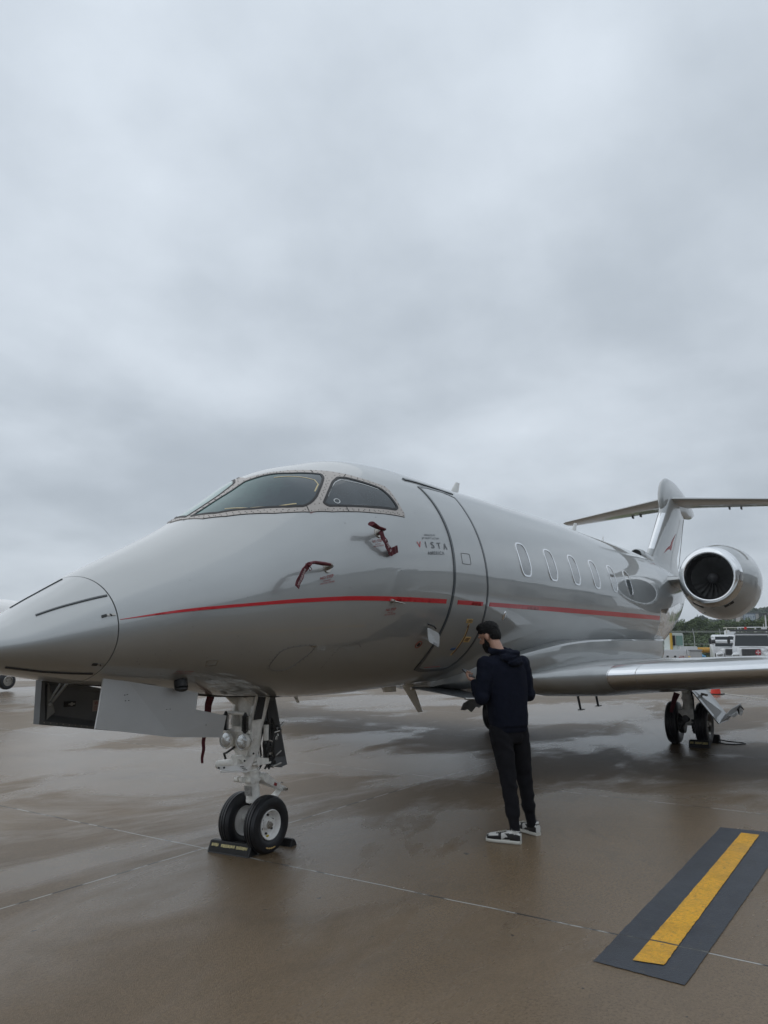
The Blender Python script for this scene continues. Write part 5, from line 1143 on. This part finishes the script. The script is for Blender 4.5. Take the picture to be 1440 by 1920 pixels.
# phone, held
phone = empty('mobile_phone', base + Matrix.Rotation(R(-30), 3, 'Z') @ V((-.13, .405, 1.335)), R(-30)); tag(phone, 'dark smartphone held in the left hand of the standing man', 'phone')
PR = Matrix((V((.98, .05, -.15)), V((.08, .90, .40)), V((.16, -.40, .90)))).transposed()
bm = BM(); box(bm, (0, 0, 0), (.074, .152, .008), bev=.003, rot=PR); obj('phone_case', bm, mat('phone_black', (.02, .02, .022), .3, .3), phone)
bm = BM(); box(bm, PR @ V((0, 0, .0046)), (.069, .146, .0012), rot=PR); obj('screen', bm, mat('phone_screen', (.10, .105, .115), .08, coat=1.0), phone, smooth=False)

# ================================================================== background
def wheel_simple(bm, c, r, w_, mi=0): cyl(bm, V(c) + V((0, -w_ / 2, 0)), V(c) + V((0, w_ / 2, 0)), r, 24, mi)
# traffic cone
cp = atz(1342, 1301, 0); cn = empty('traffic_cone', (cp.x, cp.y, gz(cp.x, cp.y))); tag(cn, 'orange-red traffic cone on a black base on the apron under the wing', 'traffic cone')
OR = mat('cone_orange', (0.75, 0.045, 0.025), 0.5); bm = BM(); lathe(bm, [(0.03, .15), (.30, .105), (.36, .10), (.37, .09), (.371, .001)], (0, 0, 0), (0, 0, 1), 24); obj('cone_body', bm, OR, cn)
bm = BM(); box(bm, (0, 0, .015), (.46, .46, .03), bev=.01); obj('cone_base', bm, BLACK, cn, smooth=False)

# parked white jet far to the left (mostly hidden by the nose)
def far_jet():
    r = wroot('parked_jet', (12.0, 25.2, 0)); tag(r, 'white jet parked beyond the nose at the left edge, one wheel showing under the radome', 'jet')
    bm = BM(); rings = []
    for X, rr_, zc in ((-4, .05, 1.6), (-3.6, .35, 1.65), (-2.6, .68, 1.75), (-1, .88, 1.9), (2, 1.1, 1.98), (9, 1.1, 1.98), (15.6, 1.08, 1.98), (16.6, .95, 2.0), (17.2, .6, 2.0), (17.6, .15, 2.0)): rings.append([V((X, 26.6 + rr_ * math.cos(a), zc + rr_ * math.sin(a))) for a in [2 * math.pi * k / 32 for k in range(32)]])
    loft(bm, rings); obj('fuselage', bm, WHITE, r)
    bm = BM(); rings = [foil((9 + d * .3, 26.6 - d * 1.0, 1.35 + .05 * d), 3 - .25 * d, .11, 24) for d in (0, 2, 7)]; loft(bm, rings); obj('wing', bm, WHITE, r, angle=50)
    wp_ = atz(11, 1293, 0)
    bm = BM(); lathe(bm, [(-.1, .16), (-.11, .2), (-.09, .265), (-.04, .285), (.04, .285), (.09, .265), (.11, .2), (.1, .16)], (wp_.x, wp_.y, .285), (0, -1, 0), 40); ty = obj('wheel', bm, TYRE, r)
    bm = BM(); lathe(bm, [(.1, .17), (.11, .15), (.06, .14), (.05, .05), (.08, .045), (.085, .001)], (wp_.x, wp_.y, .285), (0, -1, 0), 32)
    for k in range(16): a = k * math.pi / 8; box(bm, V((wp_.x + .1 * math.cos(a), wp_.y - .065, .285 + .1 * math.sin(a))), (.05, .02, .012), rot=Matrix.Rotation(-a, 3, 'Y'))
    obj('rim', bm, STEEL, ty)
    bm = BM(); cyl(bm, (wp_.x, wp_.y + .2, .3), (wp_.x, wp_.y + .2, 1.4), .07, 12); cyl(bm, (wp_.x, wp_.y, .285), (wp_.x, wp_.y + .2, .3), .05, 10); obj('gear_leg', bm, GEARW, r)
far_jet()

# ground vehicles behind the wing
TW = mat('truck_white', (.70, .71, .72), .3, coat=.6, noise_amt=.05, nscale=3); TGL = mat('truck_glass', (.02, .026, .03), .08, spec=.35); TBK = mat('truck_black', (.025, .025, .026), .5); TGR = mat('truck_grey', (.09, .093, .097), .5, .3)
def face_root(name, x, D, extra=0.0, label=None, cat=None):
    p = hp(x, D); p.z = gz(p.x, p.y); az = math.atan2(-p.y, -p.x) + extra      # local -Y faces the camera
    p.z -= .15 if cat == 'truck' else 0; e = empty(name, p, az + math.pi / 2); tag(e, label, cat); return e
def cab(r, zf=0.0, w_=2.4):
    bm = BM()
    def prof(pts, x0, x1, mi=0):
        loft(bm, [[V((x0, y, z)) for y, z in pts], [V((x1, y, z)) for y, z in pts]], True, True, mi)
    hw = w_ / 2
    # cab shell: slightly narrower roof
    rings = []
    for y, z0, z1, wt in ((0.0, .75, 1.65, .98), (.02, .75, 1.70, .98), (.35, .75, 2.50, .88), (.55, .75, 2.60, .87), (1.9, .75, 2.62, .88), (1.95, .75, 2.58, .88)):
        rings.append([V((-hw * .98, y, z0)), V((-hw * .99, y, lerp(z0, z1, .55))), V((-hw * wt, y, z1 - .08)), V((-hw * wt + .1, y, z1)), V((hw * wt - .1, y, z1)), V((hw * wt, y, z1 - .08)), V((hw * .99, y, lerp(z0, z1, .55))), V((hw * .98, y, z0))])
    loft(bm, rings); o = obj('cab', bm, TW, r, angle=30)
    # hood sloping to the grille, with fenders
    bm = BM(); rings = []
    for y, hwid, zt_, zb_ in ((-1.25, .55, 1.60, .62), (-1.22, .66, 1.64, .60), (-.9, .76, 1.67, .6), (-.4, .85, 1.71, .6), (.05, .92, 1.72, .6)):
        rings.append([V((-hwid, y, zb_)), V((-hwid, y, zt_ - .14)), V((-hwid + .12, y, zt_ - .02)), V((0, y, zt_ + .02)), V((hwid - .12, y, zt_ - .02)), V((hwid, y, zt_ - .14)), V((hwid, y, zb_))])
    loft(bm, rings)
    for s in (-1, 1):
        loft(bm, [[V((s * (.60 + .56 * a), y, z)) for a, z in ((0, .6), (0, zt_), (.6, zt_), (1, zt_ - .16), (1, .6))] for y, zt_ in ((-1.18, 1.18), (-1.1, 1.34), (-.8, 1.42), (-.3, 1.38), (-.1, 1.1))])
    obj('hood', bm, TW, r, angle=35)
    bm = BM(); plate(bm, [(-hw * .86, .045, 1.76), (hw * .86, .045, 1.76), (hw * .80, .325, 2.46), (-hw * .80, .325, 2.46)], .02, (0, -1, .4)); obj('windshield', bm, TGL, r, smooth=False)
    bm = BM(); box(bm, (0, -1.27, 1.38), (1.1, .06, .42), bev=.02); g = obj('grille', bm, TGR, r)
    bm = BM()
    for k in range(10): box(bm, (-.42 + k * .093, -1.305, 1.38), (.02, .02, .38))
    obj('grille_bars', bm, TBK, g, smooth=False)
    for s in (-1, 1):
        bm = BM(); sphere(bm, (s * .90, -1.16, 1.20), 1, sc_=(.22, .07, .11)); obj('headlight', bm, mat('headlamp', (.55, .56, .56), .1, .5, coat=1), r)
        bm = BM(); box(bm, (s * 1.36, .0, 2.15), (.18, .10, .42), bev=.03); tube(bm, [(s * 1.1, .1, 2.4), (s * 1.36, .0, 2.38)], .018, 6); tube(bm, [(s * 1.1, .1, 1.9), (s * 1.36, .0, 1.95)], .018, 6); obj('mirror', bm, TBK, r, smooth=False)
        bm = BM(); lathe(bm, [(-.13, .3), (-.14, .48), (.14, .48), (.13, .3), (.05, .28), (.03, .01)], (s * .95, -.62, .48), (s, 0, 0), 24); obj('wheel', bm, TYRE, r)
    bm = BM(); box(bm, (0, -1.32, .86), (2.4, .12, .28), bev=.03); obj('bumper', bm, TBK, r)
tk = face_root('service_truck', 1409, 56, R(-3), 'white truck with round red and white grille emblem and wide dark windshield beyond the wing', 'truck'); cab(tk)
bm = BM()
for k in range(24): a = 2 * math.pi * k / 24
lathe(bm, [(0, .17), (.015, .17), (.016, .001)], (.40, -1.30, 1.38), (0, -1, 0), 28); em = obj('grille_emblem', bm, mat('emblem_truck_red', (.45, .03, .05), .4), tk)
bm = BM()
for q in range(4):
    a = q * math.pi / 2; c = V((.40 + .085 * math.cos(a), -1.32, 1.38 + .085 * math.sin(a))); box(bm, c, (.07, .01, .07), rot=Matrix.Rotation(-a, 3, 'Y'))
box(bm, (.40, -1.32, 1.38), (.06, .012, .06)); obj('emblem_cross', bm, TW, em, smooth=False)
bm = BM(); box(bm, (.1, 3.6, 2.0), (2.4, 4.4, 1.3), bev=.05); obj('tank_body', bm, TW, tk, smooth=False)
bm = BM(); box(bm, (.15, 1.0, 2.78), (2.9, 1.5, .12), bev=.02); obj('deck_plate', bm, TGR, tk, smooth=False)
bm = BM()
for (a, b) in (((-.9, 2.2, 2.7), (-.9, 2.2, 3.0)), ((-.9, 2.2, 3.0), (1.2, 2.2, 3.0)), ((.2, 2.2, 2.6), (.2, 2.2, 3.0)), ((1.2, 2.2, 2.6), (1.2, 2.2, 3.0)), ((-.9, 2.2, 3.0), (-.9, 5, 3.0)), ((1.2, 2.2, 3.0), (1.2, 5, 3.0))): tube(bm, [a, b], .03, 6)
obj('hand_rail', bm, TW, tk)
bm = BM(); cyl(bm, (-.35, .8, 2.84), (-.35, .8, 3.0), .08, 12); obj('beacon', bm, OR, tk)
bm = BM(); tube(bm, [(.75, .5, 2.8), (.75, .5, 3.2)], .02, 6); box(bm, (.75, .5, 2.92), (.3, .2, .15)); obj('roof_fitting', bm, TW, tk, smooth=False)
# white cylinder boom pointing left with black end
tk2 = face_root('deicing_truck', 1369, 62, R(8), 'white truck half hidden behind the grille-emblem truck, long white boom with black tip pointing left', 'truck'); cab(tk2)
bm = BM(); box(bm, (.3, 3.4, 2.0), (1.9, 3.6, 1.2), bev=.05); obj('tank_body', bm, TW, tk2, smooth=False)
bm = BM(); tube(bm, [(1.0, -.4, 2.12), (-1.1, -.6, 2.12)], .12, 14); bo = obj('boom', bm, TW, tk2); bm = BM(); tube(bm, [(-1.09, -.6, 2.12), (-1.35, -.6, 2.10)], .15, 14); obj('boom_tip', bm, TBK, bo)
bm = BM(); box(bm, (.25, 1.6, 2.45), (.7, .8, 1.0), bev=.04); obj('operator_cabin', bm, TW, tk2, smooth=False)
bm = BM()
for a, b in (((-.1, .7, 2.7), (-.1, .7, 3.12)), ((-.1, .7, 3.12), (1.8, .7, 3.12)), ((1.8, .7, 3.12), (1.8, .7, 2.7)), ((.85, .7, 3.12), (.95, .7, 2.7)), ((-.1, .7, 3.12), (-.1, 2.2, 3.12)), ((.1, .6, 2.8), (.5, .6, 3.0))): tube(bm, [a, b], .035, 6)
obj('hand_rail', bm, mat('rail_cream', (.55, .53, .45), .5), tk2)
# white tug / loader left
tg = face_root('belt_loader', 1277, 54, R(28), 'white ground-service vehicle with narrow cab and yellow corner post, right of the jet tail', 'loader')
bm = BM(); box(bm, (-.7, 0, 1.0), (2.9, 1.6, .75), bev=.05); box(bm, (.1, 0, 1.45), (1.2, 1.5, .25), bev=.04); obj('chassis', bm, TW, tg)
bm = BM(); box(bm, (-.55, .1, 1.85), (.95, 1.2, 1.15), bev=.05); tc_ = obj('cab', bm, mat('pale_green_white', (.55, .60, .57), .4), tg, smooth=False)
bm = BM(); box(bm, (-.40, -.53, 1.95), (.42, .05, .6)); obj('window', bm, mat('green_glass', (.20, .33, .29), .15, coat=1), tc_, smooth=False); bm = BM(); box(bm, (-.80, -.53, 1.95), (.22, .06, .62)); obj('window', bm, TBK, tc_, smooth=False)
bm = BM(); box(bm, (-.95, -.44, 1.85), (.10, .3, 1.15)); obj('cab_post', bm, mat('post_yellow', (.60, .38, .05), .5), tg, smooth=False)
bm = BM()
for k in range(5): box(bm, (-.1 + k * .38, -.815, 1.1), (.01, .02, .55))
for k in range(3): box(bm, (-1.4 + k * .5, -.815, .95), (.14, .02, .10))
obj('panel_gap', bm, TBK, tg, smooth=False)
for x in (-1.6, .8):
    bm = BM(); lathe(bm, [(-.12, .2), (-.13, .38), (.13, .38), (.12, .2), (.05, .18), (.03, .01)], (x, -.75, .38), (0, -1, 0), 24); obj('wheel', bm, TYRE, tg)
bm = BM(); tube(bm, [(-.9, .2, 2.4), (-.86, .2, 3.1), (-.8, .2, 3.3)], [.16, .12, .05], 10); obj('exhaust_stack', bm, mat('pale_grey_metal', (0.34, 0.355, 0.36), 0.4, 0.3), tg)
# low carts and boxes in front of it
carts = [(1262, 45, .62, .55, (.55, .10, .16), 'low cart stacked with pink-red packs left of the yellow post'), (1281, 46, .5, .62, (.38, .04, .05), 'low cart carrying red coiled gear beside the pink packs')]
for x, D, w_, h_, c_, lb in carts:
    ct = face_root('ground_cart', x, D, R(10), lb, 'cart')
    bm = BM(); box(bm, (0, 0, .30), (w_ * 1.6, 1.0, .12), bev=.02); obj('cart_deck', bm, TGR, ct, smooth=False)
    random.seed(int(x)); bm = BM()
    for k in range(7): box(bm, (random.uniform(-.5, .5) * w_, random.uniform(-.3, .3), .36 + random.uniform(.08, h_)), (random.uniform(.18, .4), .3, random.uniform(.08, .2)), rot=R(random.uniform(-30, 30)), bev=.02)
    obj('load', bm, mat('load_%d' % x, c_, .6, noise_amt=.5, nscale=9), ct, smooth=False)
    bm = BM()
    for k in range(5): box(bm, (random.uniform(-.5, .5) * w_, -.3, .4 + random.uniform(.05, h_)), (random.uniform(.1, .25), .2, random.uniform(.05, .12)), bev=.01)
    obj('load', bm, mat('load_pale', (.5, .48, .46), .6), ct, smooth=False)
    for s in (-1, 1):
        bm = BM(); lathe(bm, [(-.05, .02), (-.05, .14), (.05, .14), (.05, .02)], (s * w_ * .6, -.45, .14), (0, -1, 0), 16); obj('wheel', bm, TYRE, ct)
ct = face_root('ground_cart', 1319, 55, R(-12), 'dark flat cart with a bright blue tarpaulin bundle in front of the yellow pipe barrier', 'cart')
bm = BM(); box(bm, (0, 0, .55), (3.2, 1.2, .5), bev=.03); obj('cart_body', bm, TGR, ct, smooth=False)
bm = BM(); loft(bm, [[V((x, y * w_, z)) for y, z in ((-.4, .8), (-.3, h_), (.2, h_ + .05), (.4, .8))] for x, w_, h_ in ((-1.0, .9, 1.15), (-.85, 1, 1.30), (-.4, 1, 1.12), (.1, .8, .9))]); obj('tarpaulin', bm, mat('tarp_blue', (.03, .24, .45), .5), ct, smooth=False)
bm = BM()
for k in range(6): box(bm, (-1.4 + k * .55, -.62, .9), (.05, .05, .5)); 
tube(bm, [(-1.6, -.62, 1.1), (-1.6, -.62, 1.9)], .05, 6); obj('cart_rail', bm, TBK, ct, smooth=False)
for s in (-1, 1): bm = BM(); lathe(bm, [(-.07, .05), (-.08, .24), (.08, .24), (.07, .05)], (s * 1.1, -.5, .24), (0, -1, 0), 20); obj('wheel', bm, TYRE, ct)
wn_ = face_root('worker_post', 1290.5, 45, 0, 'yellow bollard post between the red gear and the white box', 'bollard'); bm = BM(); cyl(bm, (0, 0, 0), (0, 0, .95), .07, 14); sphere(bm, (0, 0, .95), .07); obj('bollard', bm, mat('post_yellow', (.60, .38, .05), .5), wn_); bpy.data.objects['worker_post'].name = 'bollard_post'
gb = face_root('white_bin', 1302, 52, R(8), 'tall pale grey box standing at the right end of the white service vehicle', 'bin'); bm = BM(); box(bm, (0, 0, .65), (.7, .7, 1.3), bev=.05); obj('bin_body', bm, mat('bin_grey', (.45, .46, .46), .5), gb, smooth=False); bm = BM(); box(bm, (0, 0, 1.33), (.76, .76, .08), bev=.02); obj('lid', bm, mat('bin_lid', (.3, .31, .32), .5), gb, smooth=False)

# grass field and bank
GR = mat('grass_green', (.075, .105, .022), .9, noise_amt=.35, nscale=.8); 
bm = BM(); n = 60; rows = [(64, -.80), (66, -.70), (84, -.65), (92, -.4), (100, .5), (110, 1.5), (125, 1.9), (180, 2.2), (420, 4), (700, 9)]
vs = []
for D, z in rows:
    vs.append([bm.verts.new(hp(1150 + 500 * i / n, D, z + (noise.noise(V((i * .2, D * .02, 0))) * .5 if D > 90 else 0) - (0.3 if i in (0, n) else 0))) for i in range(n + 1)])
for a, b in zip(vs, vs[1:]):
    for i in range(n): bm.faces.new((a[i], a[i + 1], b[i + 1], b[i]))
hill = obj('grass_bank', bm, GR); tag(hill, kind='structure')
# leafy vegetation: shared crowns made of many small leaf faces
def leaf_crown(seed, rx, rz, nclump, nleaf, ls):
    random.seed(seed); bm = BM()
    for c in range(nclump):
        a = random.uniform(0, 2 * math.pi); u = random.uniform(-1, 1); rr_ = random.uniform(.25, 1) ** .6; s = math.sqrt(1 - u * u)
        cc = V((math.cos(a) * s * rx * rr_, math.sin(a) * s * rx * rr_, u * rz * rr_)) * (0.85 + .3 * random.random()); cr_ = random.uniform(.16, .34) * rx; mi = random.choice((0, 0, 1, 1, 2))
        for k in range(nleaf):
            d = V((random.gauss(0, 1), random.gauss(0, 1), random.gauss(0, .8))).normalized() * cr_ * random.uniform(.5, 1); p = cc + d
            x, y, _ = frame_of(V((random.gauss(0, 1), random.gauss(0, 1), random.gauss(.6, 1)))); l = ls * random.uniform(.6, 1.3)
            f = bm.faces.new([bm.verts.new(p + x * l), bm.verts.new(p + y * l * .6), bm.verts.new(p - x * l), bm.verts.new(p - y * l * .6)]); f.material_index = mi
    me = bpy.data.meshes.new('crown'); bm.to_mesh(me); bm.free(); return me
LF = [mat('leaf_a', (.055, .085, .030), .7), mat('leaf_b', (.085, .125, .042), .7), mat('leaf_c', (.12, .16, .060), .7)]; BARK = mat('bark', (.08, .06, .045), .9)
crowns = [leaf_crown(11 + i, 1, [1.1, .95, 1.3][i], 46, 46, .085) for i in range(3)]
for me in crowns:
    for m in LF: me.materials.append(m)
tb_ = BM(); tube(tb_, [(0, 0, -.3), (.02, 0, .6), (0, .03, 1.2)], [.07, .05, .02], 8)
for a in range(4): tube(tb_, [(0, 0, .5 + a * .12), (math.cos(a * 1.7) * .35, math.sin(a * 1.7) * .35, .95 + a * .12)], [.03, .008], 6)
tme = bpy.data.meshes.new('trunk'); tb_.to_mesh(tme); tb_.free(); tme.materials.append(BARK)
random.seed(21)
ti = 0
for i in range(34):
    x = 1236 + i * 6.6 + random.uniform(-3, 3); D = random.uniform(112, 140); top = 2.9 + .9 * noise.noise(V((i * .35, 2, 0))) + random.uniform(-.3, .6)
    if x > 1425: D -= 10
    h_ = top; p = hp(x, D, 1.75); s = h_ / 2.3
    t = bpy.data.objects.new('tree', None); COL.objects.link(t); t.location = p; t.rotation_euler = (0, 0, random.uniform(0, 6)); t.scale = (s * random.uniform(.85, 1.15),) * 2 + (s * .85,)
    tag(t, 'leafy green tree in the row along the bank beyond the airfield fence', 'tree', 'trees on the bank beyond the fence')
    c = bpy.data.objects.new('crown', crowns[i % 3]); COL.objects.link(c); c.parent = t; c.location = (0, 0, 1.25)
    k_ = bpy.data.objects.new('trunk', tme); COL.objects.link(k_); k_.parent = t
# scrub on the slope: uncountable
bm = BM(); random.seed(9)
for k in range(15000):
    D = random.uniform(93, 112); x = random.uniform(1215, 1470); z = interp(D, [r_[0] for r_ in rows], [r_[1] for r_ in rows]); p = hp(x, D, z + abs(random.gauss(0, .38)) * (1 + .8 * noise.noise(V((x * .06, D * .3, 0)))))
    a, b, _ = frame_of(V((random.gauss(0, 1), random.gauss(0, 1), random.gauss(.6, 1)))); l = random.uniform(.08, .2)
    f = bm.faces.new([bm.verts.new(p + a * l), bm.verts.new(p + b * l * .7), bm.verts.new(p - a * l), bm.verts.new(p - b * l * .7)]); f.material_index = random.choice((0, 0, 1))
sb = obj('hillside_scrub', bm, LF[:2], None, smooth=False, normals=False); tag(sb, 'dark green scrub covering the slope behind the fence', 'scrub', kind='stuff')
# distant wooded ridge: reads as one mass
bm = BM(); random.seed(4)
for k in range(14000):
    x = random.uniform(1180, 1500); D = random.uniform(330, 420); top = 9.5 + 3 * noise.noise(V((x * .03, 0, 1))) + 4.5 * min(1, max(0, (x - 1350) / 30)); z = 3 + (top - 3) * random.random() ** .5; p = hp(x, D, z)
    a, b, _ = frame_of(V((random.gauss(0, 1), random.gauss(0, 1), random.gauss(.3, 1)))); l = random.uniform(.5, 1.1)
    f = bm.faces.new([bm.verts.new(p + a * l), bm.verts.new(p + b * l), bm.verts.new(p - a * l), bm.verts.new(p - b * l)]); f.material_index = random.choice((0, 1))
wd_ = obj('distant_wood', bm, [mat('far_leaf_a', (.06, .085, .055), .9), mat('far_leaf_b', (.08, .11, .065), .9)], None, smooth=False, normals=False); tag(wd_, 'hazy distant woods on the ridge behind the trees', 'woodland', kind='stuff')
# fence
fr = wroot('airfield_fence', hp(1320, 90, -.5)); tag(fr, 'chain-link airfield fence with thin posts and wires in front of the green bank', 'fence')
bm = BM()
for zz_ in (.02, 1.65, 2.9, 3.0): tube(bm, [hp(1180 + 10 * k, 90, -.45 + zz_) for k in range(32)], .022, 5)
obj('fence_wire', bm, mat('fence_grey', (.42, .43, .42), .5, .3), fr)
for k in range(8):
    p = hp(1202 + 50 * k, 90, -.5); bm = BM(); tube(bm, [p, p + V((0, 0, 2.5)), p + V((-.1, .1, 3.3))], .045, 8); obj('fence_post', bm, mat('fence_grey', (.42, .43, .42), .5, .3), fr)
# yellow pipe barrier
yb = face_root('pipe_barrier', 1330, 70, R(5), 'long yellow-orange tube barrier lying on the grass in front of the fence', 'barrier')
bm = BM(); tube(bm, [(-1.05, 0, 1.35), (1.05, 0, 1.35)], .22, 18); obj('barrier_tube', bm, mat('barrier_yellow', (.50, .27, .04), .55, noise_amt=.2, nscale=3), yb)
bm = BM(); 
for s in (-1, 0, 1): box(bm, (s * .9, 0, .55), (.12, .3, 1.15))
obj('barrier_foot', bm, TGR, yb, smooth=False)
yb2 = face_root('pipe_barrier', 1360, 71, R(5), 'short stretch of yellow-orange tube barrier just left of the half hidden truck', 'barrier')
bm = BM(); tube(bm, [(-.35, 0, 1.35), (.9, 0, 1.35)], .22, 18); obj('barrier_tube', bm, mat('barrier_yellow', (.50, .27, .04), .55, noise_amt=.2, nscale=3), yb2)
bm = BM(); box(bm, (0, 0, .4), (.12, .3, .8)); obj('barrier_foot', bm, TGR, yb2, smooth=False)
# lamp mast and building on the ridge
lm = wroot('light_mast', hp(1377, 150, 3)); tag(lm, 'tall thin grey light mast rising out of the trees beside the engine', 'mast'); bm = BM(); tube(bm, [hp(1377, 150, 2.5), hp(1377, 150, 7.0)], [.16, .1], 8); obj('mast_pole', bm, mat('fence_grey', (.42, .43, .42), .5, .3), lm)
lm2 = wroot('light_mast', hp(1438.5, 80, 0)); tag(lm2, 'thin white mast at the right edge above the truck roof', 'mast'); bm = BM(); tube(bm, [hp(1438.5, 80, -.6), hp(1438.5, 80, 4.0)], [.08, .06], 8); obj('mast_pole', bm, TW, lm2); bm = BM(); box(bm, hp(1438.5, 80, 4.0), (.5, .4, .12)); obj('lamp_head', bm, TGR, lm2, smooth=False)
bd = face_root('roadside_building', 1404, 300, R(12), 'pale building with a framed rooftop sign on the wooded ridge right of the engine', 'building')
CW = mat('building_pale', (.36, .34, .33), .8, noise_amt=.1, nscale=.3)
bm = BM(); box(bm, (0, 0, 3.5), (6.0, 7, 16), bev=.1); box(bm, (-5.6, 1, 1.5), (9, 6, 14), bev=.1); obj('wall', bm, CW, bd, smooth=False)
bm = BM(); box(bm, (-.1, 0, 11.6), (6.4, 7.4, .5)); obj('roof', bm, TGR, bd, smooth=False)
bm = BM(); box(bm, (0, -3.6, 10.2), (3.9, .25, 2.4)); sg_ = obj('sign_board', bm, mat('sign_blue', (.08, .12, .20), .5), bd, smooth=False)
bm = BM(); box(bm, (0, -3.75, 10.2), (3.3, .1, 1.8)); obj('sign_face', bm, mat('sign_pale', (.38, .42, .46), .5), sg_, smooth=False)
bm = BM()
for k in range(4): box(bm, (-1.2 + k * .8, -3.83, 10.2), (.18, .06, 1.0)); box(bm, (-1.0 + k * .8, -3.83, 10.2 + (.3 if k % 2 else -.3)), (.3, .06, .2))
obj('sign_marks', bm, mat('sign_blue', (.08, .12, .20), .5), sg_, smooth=False)
for x in (-8, -5.5, -3.3):
    for z in (4.0, 6.4): bm = BM(); box(bm, (x, -2.02, z), (1.2, .15, 1.2)); obj('window', bm, TGL, bd, smooth=False)

# ================================================================== terminal behind the photographer (seen in the jet's mirror-like flank)
HB = mat('hangar_panel', (.32, .325, .33), .6, noise_amt=.15, nscale=.4); HD = mat('hangar_dark', (.11, .115, .12), .4)
for (x0, x1, y, h_, nm, lb) in ((-45, 6, -20, 9.5, 'hangar', 'long grey hangar behind the viewpoint'), (8, 30, -24, 10.5, 'terminal_building', 'glazed terminal block behind the viewpoint'), (32, 95, -22, 8.5, 'hangar', 'wide dark-doored hangar far behind the wing tip')):
    r = wroot(nm, ((x0 + x1) / 2, y, 0)); tag(r, lb, 'hangar' if nm == 'hangar' else 'building')
    bm = BM(); box(bm, ((x0 + x1) / 2, y - 10, h_ / 2 - .5), (x1 - x0, 20, h_)); obj('wall', bm, HB, r, smooth=False)
    bm = BM(); box(bm, ((x0 + x1) / 2, y - 10, h_ - .2), (x1 - x0 + 1, 21, .5)); random.seed(int(x1))
    for k in range(5): box(bm, (random.uniform(x0, x1), y - random.uniform(2, 7), h_ + .6), (random.uniform(2, 5), 2, random.uniform(1, 2.4)))
    obj('roof', bm, HD, r, smooth=False)
    n_ = int((x1 - x0) / 8)
    for k in range(n_): bm = BM(); box(bm, (x0 + (k + .5) * (x1 - x0) / n_, y + .06, 2.6), (6.2, .2, 5.2)); obj('hangar_door', bm, HD if k % 2 else mat('door_pale', (.42, .43, .42), .5), r, smooth=False)
# ================================================================== damp air
bm = BM(); box(bm, (180, 60, 12), (760, 760, 32));
hm = bpy.data.materials.new('damp_air'); hm.use_nodes = True; ht = hm.node_tree; ht.nodes.clear()
pv = N(ht, 'ShaderNodeVolumePrincipled'); pv.inputs['Color'].default_value = (0.86, 0.90, 0.94, 1); pv.inputs['Density'].default_value = 0.0006; pv.inputs['Anisotropy'].default_value = 0.2
ho = N(ht, 'ShaderNodeOutputMaterial'); ht.links.new(pv.outputs[0], ho.inputs['Volume'])
haze = obj('haze', bm, hm, None, smooth=False); tag(haze, kind='stuff')
